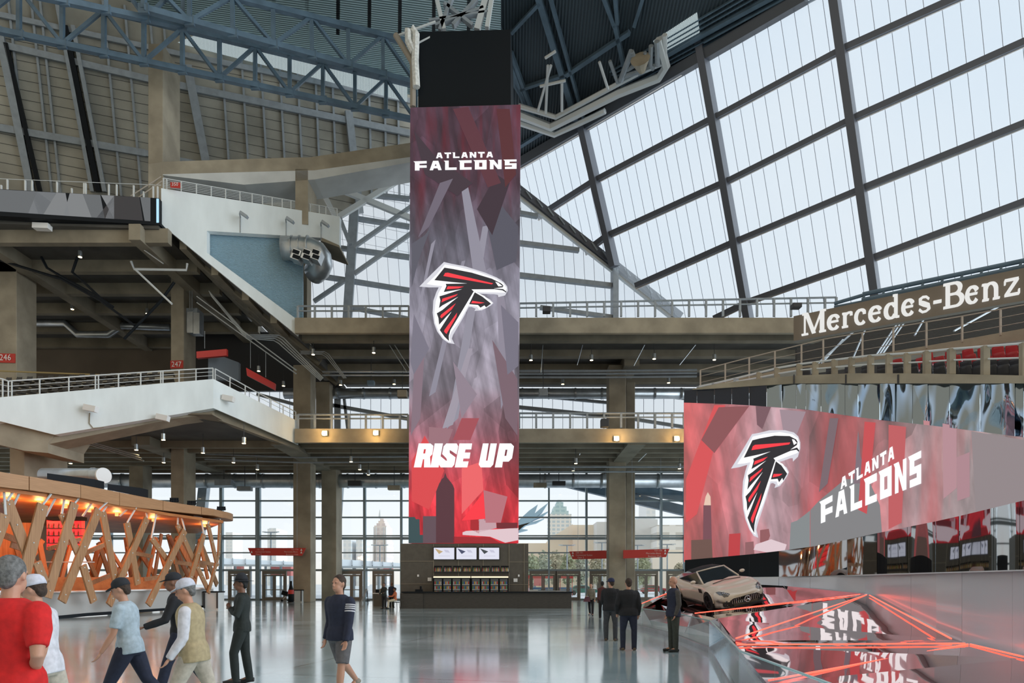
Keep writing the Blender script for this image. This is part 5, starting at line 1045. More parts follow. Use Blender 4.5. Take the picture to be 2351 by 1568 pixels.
for y,l in((1072,'upper'),(1083,'lower')): pipe('grey service pipe along the lower gallery ceiling right of the column, %s of two'%l,[(1190,y),(1570,y)],58,.08,'steel')
for k in range(3): pipe('%s of three silver conduits slanting under the white ramp'%['first','second','third'][k],[(170+k*9,1010-k),(330-k*5,1058-k*6)],50,.05,grp='conduits under the white ramp')
for i,(px,r,l) in enumerate([([(1190,243),(1276,269),(1469,166),(1526,143),(1526,80)],.22,'top'),([(1190,263),(1265,292),(1421,214),(1513,178),(1529,153),(1512,90)],.36,'thick middle'),([(1190,281),(1273,309),(1328,284),(1389,255)],.26,'lowest')]):
    pipe('white lagged pipe under the roof bending right of the column, the %s one'%l,px,[P5(x,y,1.2).y for x,y in px],r,'steelw','lagged_pipe')
t=T('pipe_riser','cluster of pipes, braces and a loudspeaker horn under the roof strip','pipes',tuple(P5(1460,150,1)))
for a,b,w in [((1425,185),(1450,118),.25),((1450,118),(1470,170),.2),((1440,160),(1490,130),.18),((1493,150),(1495,105),.2),((1510,150),(1508,95),.22),((1480,120),(1500,160),.15),((1430,175),(1480,160),.2),((1400,140),(1418,190),.15)]: MB().tube([P5(*a,1.5),P5(*b,1.5)],w).build('riser',M['steel'],t)
MB().tube([P5(1470,135,2),P5(1474,165,2)],[.8,.25],12).build('horn',M['conc'],t)
for hi_,(a,b) in enumerate([((1265,150),(1235,255)),((1240,198),(1298,185)),((1252,133),(1275,118)),((1376,142),(1396,205)),((1258,150),(1253,260)),((1290,190),(1290,255))]):
    o=MB().tube([P5(*a,2),P5(*b,2)],.12,6).build('hanger_rod',M['steelw']); tag(o,'thin pale hanger rod under the dark right roof, '+['longest slanting one nearest the column','upper crosswise one','short uppermost one','slanting one farthest from the column','long upright one nearest the column','shorter upright one'][hi_],'rod','hanger rods under the right roof')
for l_,pts_ in (('upper long black cable tray crossing the high left ceiling',[(-20,590),(40,610),(140,640),(230,690),(310,748)]),('black brace tube slanting from the high left ceiling toward column 247',[(285,778),(370,690),(400,648)]),('drooping black light chain above the high left pendants',[(95,590),(108,615),(150,640),(215,675),(260,705)]),('second drooping black light chain meeting the first from above',[(178,590),(166,625),(195,650),(235,688)])): pipe(l_,pts_,50.5,.10,'black')
# ---------------- railings ----------------
def railing(lab,top,bot,posts,n,m,depthf,name='railing',mid=2,pw=.06,tr=.04):
    t=T(name,lab,'railing',tuple(depthf(posts[0],bot(posts[0]))))
    for i in range(len(posts)):
        x=posts[i]; MB().bar(depthf(x,top(x)),depthf(x,bot(x)+1),pw).build('post',M[m],t)
    for g in range(mid+1):
        f=g/(mid+1); MB().tube([depthf(x,top(x)*(1-f)+bot(x)*f) for x in posts],tr if g==0 else tr*.45,5).build('rail' if g else 'top_rail',M[m],t)
    return t
GP=VP(600,YG-.1,2000,YG-.1)
def rng(a,b,s): return [a+i*s for i in range(int((b-a)/s)+1)]+[b]
t=railing('double-pipe railing along the upper gallery left of the column',lambda x:703,lambda x:735,rng(684,939,39),0,'steel',GP,mid=0,tr=.08,pw=.15); MB().tube([GP(684,714),GP(939,714)],.06,6).build('rail',M['steel'],t)
t=railing('double-pipe railing along the upper gallery right of the column',lin([(1190,697),(1920,683)]),lambda x:726,rng(1192,1920,39),0,'steel',GP,mid=0,tr=.08,pw=.15); MB().tube([GP(1192,707),GP(1920,695)],.06,6).build('rail',M['steel'],t)
t=railing('double-pipe railing along the lower gallery left of the column',lambda x:952,lambda x:988,rng(684,937,39),0,'steel',GP,mid=0,tr=.08,pw=.15); MB().tube([GP(684,961),GP(937,961)],.06,6).build('rail',M['steel'],t)
t=railing('double-pipe railing along the lower gallery right of the column',lambda x:949,lambda x:982,rng(1192,1570,39),0,'steel',GP,mid=0,tr=.08,pw=.15); MB().tube([GP(1192,958),GP(1570,958)],.06,6).build('rail',M['steel'],t)
railing('pale metal railing on the left run of the white ramp',lin([(-40,862),(0,868),(19,875),(369,852),(491,845)]),lambda x:912-x*.0857,[-40,6,19,27,91,158,219,226,272,323,369,374,411,450,489],0,'steelw',lambda x,y:RA(x,y,-.25),mid=2)
railing('glass-backed railing sloping down the right run of the white ramp',lin([(491,845),(600,906),(680,946)]),lin([(490,870),(680,965)]),[494,528,563,594,622,650,679],0,'steelw',lambda x,y:RB(x,y,-.25),mid=1)
railing('fine-wired railing with the section 350 plate on the white stair parapet',lin([(370,408),(780,480)]),lin([(372,432),(780,497)]),[375,383,416,451,485,518,551,579,603,625,648,668,690,712,733,748,774],0,'steelw',lambda x,y:WP(x,y,-.2),mid=5,tr=.035)
t=T('deck_railing','row of short white stanchions above the black ribbon board','railing',tuple(RP(100,435)))
for x in (3,17,58,74,131,165,193,197,250,268,307,330,352,362): MB().bar(RP(x,(412 if x%3 else 425)+x*.045,-.5),RP(x,440+x*.05,-.5),.09).build('post',M['steelw'],t)
MB().tube([RP(-60,408,-.5),RP(370,425,-.5)],.02,5).build('wire',M['steelw'],t); MB().tube([RP(300,450,-.5),RP(370,405,-.5)],.04,5).tube([RP(315,455,-.5),RP(372,415,-.5)],.04,5).build('sloping_rail',M['rust'],t)
# seats behind the ramp railing
M['seatd']=mat('dark section seat',(.05,.045,.04),.6); s0=None
for r in range(3):
    for k in range(15):
        x=5+k*24+r*7; Y=43.5+k*.17+r*1.1; y=905-k*1.15-r*14+k*.2*0
        if x>372: continue
        o=seatmesh('tier_chair',M['seatd']) if s0 is None else s0.copy()
        if s0 is None: s0=o
        else: COL.objects.link(o)
        o.location=(W(x,y,Y).x,Y,W(x,y,Y).z-.5); tag(o,'%s dark chair from the left, %s row behind the ramp railing'%(ORD[k],['front','middle','rear'][r]),'seat','dark seats, %s row on the left ramp level'%['front','middle','rear'][r])
for r in range(3): S(MB().bar(W(-20,915-r*15,44+r*1.1),W(400,885-r*14,48+r*1.1),1.1,.2).build('floor_seating_step',M['concd']),'concrete step under the left seats','floor')
tag(MB().tube([W(-20,851,50),W(365,866,50.5)],.06,6).build('handrail',mat('brass rail',(.55,.42,.2),.4,.5)),'thin brass-coloured rail behind the dark seats on the left','rail')
# ---------------- signs ----------------
def plate(lab,pl,x0,y0,x1,y1,txt,off,size=None,name='section_sign',slope=0,wordm=None):
    c=pl((x0+x1)/2,(y0+y1)/2,off); t=T(name,lab,'sign',tuple(c)); MB().prism([pl(x0,y0,off),pl(x1,y0+slope,off),pl(x1,y1+slope,off),pl(x0,y1,off)],(0,.08,0)).build('plate',M['red'],t)
    if txt: h=(y1-y0)*c.y/F; text_on(txt,h*.95,c+Vector((0,-.04,0)),Rpl(pl),M['white'],t,sx=.9)
    return t
SY=Pl((0,51.93,0),(0,1,0)); plate('red plate numbered 246 on the wide column at the left edge',SY,-8,811,34,832,'246',0,slope=1)
SY=Pl((0,54.93,0),(0,1,0)); plate('red plate numbered 247 on the concrete column',SY,391,828,420,846,'247',0,slope=-1)
SY=Pl((0,WP(400,424).y-.4,0),(0,1,0)); plate('little red plate numbered 350 on the fine-wired railing',SY,391,418,413,430,'350',0,slope=1)
t=T('hanging_banner','upper plain red hanging banner board right of column 247','sign',tuple(W(485,811,52))); MB().prism([W(451,807,52),W(520,801,53),W(520,816,53),W(451,822,52)],(0,.3,0)).build('board',M['red'],t); MB().tube([W(470,800,52.3),W(470,760,52.3)],.02).build('wire',M['steel'],t)
t=T('hanging_banner','sloping red hanging banner board above the glass-backed ramp railing','sign',tuple(W(600,870,53))); MB().prism([W(565,844,52),W(631,880,54),W(630,895,54),W(567,862,52)],(0,.3,0)).build('board',M['red'],t)
for x,y in((575,845),(610,866)): MB().tube([W(x,y,53),W(x,y-60,53)],.02).build('wire',M['steel'],t)
tag(MB().prism([W(478,806,53.5),W(548,832,55),W(548,872,55),W(478,872,53.5)],(0,.4,0)).build('grey_screen_wall',mat('slate panel',(.13,.16,.19),.5)),'slate grey screen wall behind the bend of the white ramp','panel')
def way(lab,Y,pts,lines,arrowx,Yp,right):
    pl=Pl((0,Y,0),(0,1,0)); t=T('wayfinding_sign',lab,'sign',tuple(pl(*pts[0]))); MB().prism([pl(x,y) for x,y in pts],(0,.12,0)).build('board',M['red'],t)
    for txt,x,y,s in lines:
        c=pl(x,y)+Vector((0,-.03,0)); text_on(txt,s*Y/F,c,Rpl(pl),mat('sign lettering',(.75,.55,.5),.6),t)
    for x,y in arrowx:
        c=pl(x,y)+Vector((0,-.03,0)); MB().poly([c+Vector((-.09,0,-.09)),c+Vector((.09,0,-.09)),c+Vector((0,0,.1))]).build('arrow',M['white'],t)
    for x in (pts[0][0]+20,pts[1][0]-20): MB().tube([pl(x,pts[0][1]),pl(x,pts[0][1]-(222 if Y<60 else 190))],.015,4).build('wire',M['steel'],t)
way('red trapezoid wayfinding sign hanging in front of the left column',58.9,[(569,1258),(702,1258),(693,1276),(577,1275)],[('101-108',598,1262,5),('Centennial Suites',604,1267,5),('Gate 2',594,1272.5,5),('121-136',677,1261.5,5),('Mercedes-Benz',668,1267,5),('Business Club',671,1273,5)],[(578,1267),(692,1262),(692,1268)],0,0)
way('red wayfinding sign with text at left whose end is hidden by the right column',62,[(1307,1266),(1410,1263),(1410,1282),(1315,1284)],[('108-101',1330,1269,5.5),('Centennial Suites',1341,1274.5,5.5),('Gate 2',1333,1280,5.5)],[(1315,1269),(1315,1275)],0,0)
way('red wayfinding sign right of the right column with its text at the right end',58.8,[(1431,1263),(1537,1260),(1529,1279),(1431,1282)],[('121-136',1511,1264,5.5),('Mercedes-Benz',1500,1270.5,5.5),('Business Club',1503,1277,5.5)],[(1527,1263.5),(1527,1270)],0,0)
# ---------------- lamps ----------------
proto=None
def pend(p,zc,lab,grp):
    global proto
    if proto is None:
        t=T('pendant_downlight',lab,'lamp',(0,0,0),grp); MB().tube([(0,0,0),(0,0,.42)],.14,12).build('can',M['galv'],t); MB().tube([(0,0,-.02),(0,0,0)],.12,12).build('lens',M['lampw'],t); MB().tube([(0,0,.42),(0,0,1.45)],.02,4).build('stem',M['dark'],t); proto=t; o=t
    else: o=copy_tree(proto)
    o.location=p; tag(o,lab,'lamp',grp)
def pends(lst,zc,where,grp):
    for i,(x,y) in enumerate(sorted(lst)):
        Y=(zc-.9-CH)*F/(HY-y); p=W(x,y,Y); pend(p,zc,'%s pendant downlight from the left %s'%(ORD[i],where),grp)
pends([(560,1018),(466,1040),(536,1062),(591,1078),(234,1008),(313,1033),(375,1010),(376,1062),(162,1064)],12.3,'under the lower gallery left of the columns','downlights, lower gallery left')
pends([(806,1060),(846,1090),(826,1078)],12.3,'under the lower gallery between left column and video column','downlights, lower gallery centre')
pends([(1322,1064),(1316,1081),(1560,1076)],12.3,'under the lower gallery right of the video column','downlights, lower gallery right')
pends([(719,814),(858,810),(651,886),(782,884),(905,882),(594,852)],20.6,'under the upper gallery left of the video column','downlights, upper gallery left')
pends([(1219,827),(1358,827),(1502,824),(1535,879),(1292,882),(1640,826)],20.6,'under the upper gallery right of the video column','downlights, upper gallery right')
pends([(184,590),(166,710),(338,720)],26.1,'under the high ceiling over sections 246 and 247','downlights, high left ceiling')
for i,(x,y) in enumerate([(744,995),(862,994),(1416,1007),(1555,1007)]):
    p=W(x,y,YG-.7); lab='glaring amber flood lamp on the lower gallery edge, %s of four from the left'%ORD[i]
    t=T('flood_lamp',lab,'lamp',tuple(p),'amber flood lamps on the lower gallery edge'); MB().ell(p,(.17,.12,.17)).build('bulb',M['lampf'],t,True); MB().box(p+Vector((0,.22,.05)),(.4,.2,.36)).build('housing',M['steel'],t)
    L_=bpy.data.lights.new('flood','POINT'); L_.energy=40; L_.color=(1,.62,.25); L_.shadow_soft_size=.15; lo=bpy.data.objects.new('flood_light',L_); COL.objects.link(lo); lo.location=p+Vector((0,-.5,.1))
for i,(x,y) in enumerate([(552,499),(657,511),(737,519)]):
    p=WP(x,y,.05); t=T('spotlight','%s small grey spotlight from the left on the white stair parapet'%ORD[i],'lamp',tuple(p),'spotlights on the stair parapet')
    MB().tube([p,p+Vector((.1,-.4,.05)),p+Vector((.35,-.6,-.05))],.05).build('arm',M['steel'],t); MB().box(p+Vector((.5,-.6,-.15)),(.6,.35,.18),Matrix.Rotation(.6,3,'Y')).build('head',M['steel'],t); MB().bar(p,WP(x,y+35,.05),.04).build('conduit',M['steel'],t)
for x,y,pl,l in [(212,941,RA,'boxy white floodlight with drooping cable on the white ramp'),(525,918,RB,'small white camera on the right run of the white ramp'),(376,962,RA,'small white lamp tucked under the edge of the white ramp')]:
    p=pl(x,y,.05); t=T('wall_camera',l,'camera',tuple(p)); MB().box(p+Vector((.12,-.35,0)),(.75,.4,.35),Matrix.Rotation(.2,3,'Y')).build('head',M['white'],t); MB().bar(p+Vector((-.2,0,.1)),p+Vector((-.1,-.3,.05)),.1).build('bracket',M['steel'],t)
    if x==212: MB().tube([pl(206,948,.05),pl(205,972,.05),pl(214,983,.05),pl(238,981,.05)],.03).build('cable',M['conc'],t)
for x,y,w,h,Y,l in [(97,521,36,12,47,'white box hanging under the black ribbon board'),(222,543,22,10,48,'small tilted white projector under the high left ceiling')]:
    tag(MB().box(W(x,y,Y),(w*Y/F,.5,h*Y/F),Matrix.Rotation(.6 if x>200 else .04,3,'Y')).build('ceiling_box',M['white']),l,'box')
t=T('electrical_cabinet','grey electrical cabinet on the side of column 247','cabinet',tuple(W(445,740,55.5))); MB().box(W(444,740,56),(1.2,1.2,1.9)).build('body',M['steel'],t,bevel=.03); MB().box(W(436,740,55.3),(.5,.04,1.7)).build('door',M['galv'],t); MB().box(W(451,742,55.3),(.5,.04,1.7)).build('door',M['galv'],t)
for x in (436,441): tag(MB().tube([W(x,660,55.2),W(x,712,55.2)],.05,6).build('conduit_pipe',M['galv']),'thin conduit entering the cabinet from above, %s one'%('left-hand' if x<438 else 'right-hand'),'pipe','conduits above the cabinet')
for x,y,w,h,Y,l,m in [(514,1108,38,14,64,'dark hanging heater box behind the pub end','steel'),(562,1122,32,10,63,'second hanging box right of the dark heater box','steel'),(815,1110,30,12,64,'dark hanging box right of the left columns','dark'),(905,1120,28,10,63,'pale hanging box left of the video column','conc'),(924,905,22,16,58,'pale box lamp hanging by the video column, upper level','conc'),(1240,1114,30,10,63,'pale hanging box right of the video column','conc'),(1283,1110,30,10,64,'dark hanging box left of the right column','dark'),(1247,902,20,16,58,'grey hanging box under the upper gallery right of the video column','steel'),(1255,712,18,12,50,'small dark box on the upper railing near the video column','dark'),(1388,972,18,18,51,'dark barrel-like box on the lower gallery beside the right column','dark'),(1828,703,20,10,50,'small dark box on the upper railing left of the big sign','dark'),(852,880,16,10,58,'small blue box lamp under the upper gallery','steelb')]:
    o=MB().box(W(x,y,Y),(w*Y/F,.6,h*Y/F)).build('hanging_box',M[m],bevel=.03); tag(o,l,'box'); p=W(x,y,Y)
    if y not in(712,972,703): MB().tube([p,Vector((p.x,p.y,12.9 if y>1000 else 21.3))],.03,5).build('hanger',M['dark'],o)
# ---------------- floor items near the doors ----------------
def fl(px,py): return Vector(((px-CX)/F*GY(py),GY(py),0))
t=T('bottle_display','giant black bottle-shaped stand with red label beside the left column','stand',tuple(fl(668,1384))); p=fl(668,1384)
MB().tube([p,p+Vector((0,0,.9)),p+Vector((0,0,1.15)),p+Vector((0,0,1.5)),p+Vector((0,0,1.85))],[.22,.24,.2,.1,.08],14).build('bottle_body',M['black'],t,True); MB().tube([p+Vector((0,0,.75)),p+Vector((0,0,1.1))],[.25,.24],14).build('red_label',M['red'],t); MB().tube([p,p+Vector((0,0,.08))],.28,14).build('foot',M['dark'],t)
def binn(px,py,lab,h=1.1,w=.75,m='steelw'):
    p=fl(px,py); t=T('litter_bin',lab,'bin',tuple(p)); MB().bx(p.x-w/2,p.x+w/2,p.y,p.y+w,0,h-.08).build('body',M[m],t); MB().bx(p.x-w/2-.04,p.x+w/2+.04,p.y-.04,p.y+w+.04,h-.08,h).build('lid',M['black'],t); MB().bx(p.x-w/2,p.x-w/2+.1,p.y-.03,p.y,.1,h-.1).bx(p.x+w/2-.1,p.x+w/2,p.y-.03,p.y,.1,h-.1).build('corner_strip',M['dark'],t)
binn(683,1383,'grey litter bin standing against the left column'); binn(484,1400,'steel litter bin with black frame at the right end of the pub',1.15,.9)
p=fl(655,1381); t=T('push_chair','small black folded pushchair standing near the bottle-shaped stand','pushchair',tuple(p))
MB().box(p+Vector((0,0,.75)),(.55,.4,.4),Matrix.Rotation(.3,3,'Y')).build('seat',M['black'],t); MB().bar(p+Vector((-.3,0,.1)),p+Vector((.2,0,.7)),.04).bar(p+Vector((.25,0,.1)),p+Vector((-.15,0,.7)),.04).bar(p+Vector((-.2,0,.9)),p+Vector((-.4,0,1.0)),.04).build('frame',M['galv'],t)
for dx in(-.3,.28): MB().tube([p+Vector((dx,-.03,.1)),p+Vector((dx,.03,.1))],.1,10).build('wheel',M['black'],t)
p=fl(868,1392); t=T('service_desk','low grey service desk with white top left of the snack bar','desk',tuple(p)); MB().bx(p.x-.32,p.x+.32,p.y,p.y+1.2,0,.9).build('body',M['tile'],t); MB().bx(p.x-.38,p.x+.38,p.y-.05,p.y+1.25,.9,.96).build('top',M['white'],t)
for dx,h,l in((-.12,.25,'small black till lying on the service desk'),(.16,.3,'brown carton standing on the service desk')): tag(MB().box(p+Vector((dx,.4,.96+h/2)),(.22,.3,h)).build('desk_item',M['black'] if dx<0 else M['conc']),l,'box')
p=fl(836,1385); t=T('easel_stand','thin leaning grey stand on the open floor left of the service desk','stand',tuple(p)); MB().bar(p+Vector((-.25,0,0)),p+Vector((.2,.1,1.2)),.14,.05,(0,1,0)).build('board',M['steel'],t); MB().bar(p+Vector((.25,.5,0)),p+Vector((.18,.12,1.1)),.04).build('prop',M['dark'],t)
p=fl(844,1380); tag(MB().tube([p,p+Vector((0,0,.05))],.2,10).tube([p,p+Vector((0,0,1.0))],.03,6).build('barrier_post',M['black']),'thin black barrier post right of the leaning stand','post')
# ---------------- outside ----------------
S(MB().bx(-900,900,67.8,1500,-.35,-.03).build('ground',mat('pale paving',(.82,.83,.84),.8,nscale=.05,namt=.15)),'pale paved ground outside the glass wall','ground')  # paving colour lifted to imitate overexposed daylight
def facade(name,wall,win,sx,sz,rough=.7):
    m=bpy.data.materials.new(name); m.use_nodes=True; nt=m.node_tree; b=nt.nodes['Principled BSDF']; b.inputs['Roughness'].default_value=rough
    tc=nt.nodes.new('ShaderNodeTexCoord'); mp=nt.nodes.new('ShaderNodeMapping'); mp.inputs['Rotation'].default_value=(math.pi/2,0,0); nt.links.new(tc.outputs['Object'],mp.inputs[0])
    br=nt.nodes.new('ShaderNodeTexBrick'); br.offset=0; br.inputs['Color1'].default_value=(*win,1); br.inputs['Color2'].default_value=(*win,1); br.inputs['Mortar'].default_value=(*wall,1); br.inputs['Scale'].default_value=1
    br.inputs['Brick Width'].default_value=sx; br.inputs['Row Height'].default_value=sz; br.inputs['Mortar Size'].default_value=min(sx,sz)*.22; nt.links.new(mp.outputs[0],br.inputs['Vector']); nt.links.new(br.outputs[0],b.inputs['Base Color']); return m
fw=facade('white tower facade',(.95,.95,.95),(.84,.88,.91),4,4); fp=facade('pink granite facade',(.96,.86,.82),(.84,.74,.74),6,5); ft=facade('stepped tower facade',(.92,.88,.82),(.60,.68,.72),4,3.4); fg=facade('teal glass facade',(.62,.78,.80),(.48,.66,.70),5,4)  # facade colours paled to stand in for haze and overexposure
def bld(lab,blocks,m,Y,dep=25,name='tower_building'):
    x0=blocks[0][0]; t=T(name,lab,'building',((blocks[0][0]+blocks[0][1]-2*CX)/2/F*Y,Y,0))
    for i,b in enumerate(blocks):
        k=0.0 if i==0 else min(dep*.3,(i)*dep*.07); mm=b[4] if len(b)>4 else m
        MB().bx((b[0]-CX)/F*Y,(b[1]-CX)/F*Y,Y+k,Y+dep-k,CH+(HY-b[2])/F*Y,(CH+(HY-b[3])/F*Y) if b[3]<1340 else -.04).build('block',mm,t)
    return t
tb=bld('pinkish spired skyscraper left of the snack bar',[(856,888,1238,1345),(858,886,1206,1240),(862,882,1200,1206),(865,879,1194,1200),(868,876,1188,1194)],fp,700,40)
MB().tube([W(872,1190,715),W(872,1170,715)],[1.5,.2],6).build('spire',M['steelw'],tb)
for x in (858,863,880,885): MB().bx((x-CX)/F*699,(x+1.5-CX)/F*699,698,700,0,CH+(HY-1210)/F*700).build('pilaster',M['steelw'],tb)
bld('white slab tower seen between the pub and the left column',[(614,634,1214,1345),(616,632,1212,1215)],fw,600,30)
bld('faint pale tower just right of the pub end',[(518,534,1222,1345)],fw,800,30)
bld('white low block behind the canopy left of the spired tower',[(788,806,1240,1345),(816,830,1238,1345)],fw,500,30)
bld('stepped stone tower with teal glass crown right of the video column',[(1262,1312,1180,1345),(1268,1306,1172,1182,fg),(1272,1302,1161,1172,fg),(1279,1295,1150,1161,fg),(1282,1291,1144,1150,fg)],ft,600,40)
fa=mat('peach render wall',(.97,.86,.72),.8);  # peach lifted for the same outdoor glare
t=bld('long peach-coloured hall behind the trees right of the video column',[(1315,1369,1205,1345),(1262,1315,1236,1345),(1190,1369,1245,1345)],fa,260,40,'hall_building')
MB().prism([W(1262,1236,259),W(1315,1203,259),W(1315,1236,259)],(0,30,0)).build('gable',fa,t)
bld('pale angular concrete building left of the right column',[(1370,1412,1198,1345)],mat('light concrete far',(.85,.85,.85),.8),250,30)
bld('grey wedge building right of the right column',[(1455,1510,1192,1345),(1470,1500,1185,1192)],mat('grey far wall',(.82,.84,.86),.8),240,40)
bld('pale tall tower behind the grey wedge building',[(1484,1505,1150,1345)],fw,500,30)
bld('white balcony block at the far right doors',[(1508,1580,1205,1345)],facade('balcony facade',(.95,.94,.92),(.70,.68,.65),8,5),230,30)
bld('cream elevated deck building at the far right behind the doors',[(1530,1640,1262,1345)],fa,200,20)
# wing sculpture
t=T('wing_sculpture','blue steel wing-like bird sculpture outside right of the video column','sculpture',tuple(fl(1180,1370))); PW=Pl((0,110,0),(0,1,0))
M['wing']=mat('blue sculpture steel',(.42,.62,.76),.5,.0)
for f in [[(1150,1215),(1190,1195),(1215,1172),(1235,1158),(1228,1178),(1226,1180),(1240,1168),(1259,1154),(1245,1176),(1232,1186),(1262,1172),(1245,1186),(1225,1194),(1180,1225),(1150,1240)],[(1150,1228),(1190,1206),(1230,1196),(1250,1190),(1232,1200),(1205,1206),(1195,1214),(1212,1216),(1190,1222),(1150,1260)]]:
    MB().prism([PW(x,y) for x,y in f],(0,2,0)).build('wing_blade',M['wing'],t)
MB().tube([PW(1160,1225),PW(1150,1300),PW(1155,1378)],[2.0,2.5,1.8],10).build('body',M['wing'],t)
# canopies
M['canv']=mat('white canopy roof',(.85,.92,.96),.6)
for x0,x1,y0,y1,l in [(505,680,1285,1300,'long pale canopy roof outside behind the left doors'),(785,925,1288,1304,'long pale canopy roof outside left of the snack bar')]:
    t=T('entrance_canopy',l,'canopy',tuple(fl(x0,1366))); a,b,c,d=W(x0,y1,84),W(x1,y1+1,84),W(x1,y0+9,100),W(x0,y0,100); MB().prism([a,b,c,d],(0,0,.25)).build('roof',M['canv'],t)
    for k in range(6): q=a.lerp(b,k/5); MB().bar(q,Vector((q.x,q.y,-.03)),.25).build('post',M['steel'],t)
    for k in range(1,6): MB().bar(a.lerp(b,k/6)+Vector((0,0,.3)),d.lerp(c,k/6)+Vector((0,0,.3)),.12).build('seam',M['steel'],t)
for x0,x1,y0,y1,l in [(536,554,1300,1330,'salmon red poster board outside behind the left doors'),(622,668,1301,1322,'wine red booth outside left of the left column'),(880,900,1300,1318,'red booth outside left of the snack bar'),(1226,1250,1324,1345,'red-edged gate frame outside the doors right of the bar')]:
    o=MB().prism([W(x0,y0,95),W(x1,y0,95),W(x1,y1,95),W(x0,y1,95)],(0,1,0)).build('red_booth',mat('faded red',(.75,.22,.2),.6)); tag(o,l,'booth')
    if True: o2=MB().bx(W(x0,0,95).x,W(x0,0,95).x+.3,95,96,-.03,W(x0,y1,95).z).bx(W(x1,0,95).x-.3,W(x1,0,95).x,95,96,-.03,W(x0,y1,95).z).build('leg',M['steel'],o)
# street lamps
for i,(x,y,l,s) in enumerate([(622,1222,'tall twin-armed mast with lamps seen left of the left column',1.2),(872,1252,'curved-arm street lamp in front of the spired tower',1),(1302,1252,'round-headed lamp post among the trees right of the bar',1),(1382,1246,'T-shaped lamp post left of the right column',1),(1464,1252,'curved lamp post right of the right column',1),(1532,1250,'leaning street lamp near the far right doors',1)]):
    Y=105; t=T('street_lamp',l,'street lamp',(W(x,0,Y).x,Y,-.03)); p=W(x,y,Y); MB().tube([Vector((p.x,Y,-.03)),p],.11*s,8).build('pole',M['steel'],t); MB().tube([p+Vector((-1,0,0)),p,p+Vector((1,0,0))],.1,6).build('arm',M['steel'],t)
    for sx in(-1,1): MB().box(p+Vector((sx,0,.05)),(.6,.3,.15)).build('lamp_head',M['steelw'],t)
# trees
def leafmat(n,c): return mat(n,c,.8,nscale=3,namt=.4)
LM=[leafmat('olive leaves',(.44,.47,.30)),leafmat('grey green leaves',(.52,.56,.45)),leafmat('brownish leaves',(.52,.48,.35))]  # haze and overexposure put into the paled leaf colours
random.seed(5)
WHERE=['directly beside the snack bar wall','second from the snack bar','third from the snack bar, under the stone tower','fourth from the snack bar, behind the wayfinding sign','fifth from the snack bar','next to the right column on its left side','right of the right column','in front of the grey wedge building','by the far right doors']
for i,(x,yt,w) in enumerate([(1222,1270,34),(1248,1263,38),(1275,1262,38),(1305,1266,36),(1335,1272,36),(1372,1266,40),(1478,1268,36),(1462,1284,30),(1560,1290,30)]):
    Y=118+i%3*6; b=Vector(((x-CX)/F*Y,Y,-.03)); t=T('street_tree','leafy street tree outside the glass wall, '+WHERE[i],'tree',tuple(b)); h=CH+(HY-yt)/F*Y
    MB().tube([b,b+Vector((.1,0,h*.5)),b+Vector((0,0,h*.75))],[.22,.16,.08],7).build('trunk',mat('bark',(.16,.13,.1),.9),t)
    mb=MB(); R_w=w/2*Y/F
    for k in range(620):
        a=random.uniform(0,2*math.pi); u=random.uniform(-1,1); r=random.random()**.4; c=b+Vector((R_w*r*math.cos(a)*math.sqrt(1-u*u),R_w*r*math.sin(a)*math.sqrt(1-u*u),h*.58+h*.42*u*r))
        q=Matrix.Rotation(random.uniform(0,3),3,'X')@Matrix.Rotation(random.uniform(0,3),3,'Z'); s=random.uniform(.13,.27)
        mb.quad(*[c+q@Vector(v_)*s for v_ in((-1,-.6,0),(1,-.6,0),(1,.6,.3),(-1,.6,.3))])
    mb.build('crown',LM[i%3],t)
# cars outside
def simplecar(x,y,c,lab):
    p=fl(x,y); p.z=-.03; t=T('parked_car',lab,'car',tuple(p)); m=mat('car paint %.2f %.2f %.2f'%c,c,.3,.2,coat=1)
    prof=[(-2.2,.35),(-2.2,.85),(-1.7,.95),(-1.1,1.42),(.5,1.45),(1.2,.98),(2.1,.85),(2.25,.4)]
    MB().prism([p+Vector((a,-.85,z)) for a,z in prof],(0,1.7,0)).build('body',m,t,bevel=.08); MB().prism([p+Vector((a,-.87,z)) for a,z in[(-1.45,.98),(-1.05,1.35),(.4,1.37),(.95,.99)]],(0,1.74,0)).build('windows',CGL,t)
    for dx in(-1.35,1.4):
        for dy in(-.75,.75): MB().tube([p+Vector((dx,dy-.12,.34)),p+Vector((dx,dy+.12,.34))],.34,14).build('wheel',TYR,t)
simplecar(1500,1363,(.45,.03,.04),'small red car parked outside behind the right doors'); simplecar(1338,1366,(.03,.2,.16),'dark green car parked outside left of the right column'); simplecar(1565,1364,(.6,.62,.65),'silver car parked outside behind the rightmost doors')
for i,(x,c,l) in enumerate([(1232,(.08,.16,.26),'blue market booth outside beside the snack bar wall'),(1268,(.08,.16,.26),'second blue market booth outside, middle one of three'),(1296,(.08,.16,.26),'third blue market booth outside, nearest the doors')]):
    p=fl(x,1369); t=T('market_booth',l,'booth',tuple(p)); MB().bx(p.x-.9,p.x+.9,p.y,p.y+1.2,-.03,1.15).build('counter',mat('booth blue',c,.6),t); MB().bx(p.x-1.1,p.x+1.1,p.y-.2,p.y+1.6,2.3,2.7).build('awning',M['red'],t); MB().bar(p+Vector((-1,0,0)),p+Vector((-1,0,2.4)),.07).bar(p+Vector((1,0,0)),p+Vector((1,0,2.4)),.07).build('posts',M['red'],t)
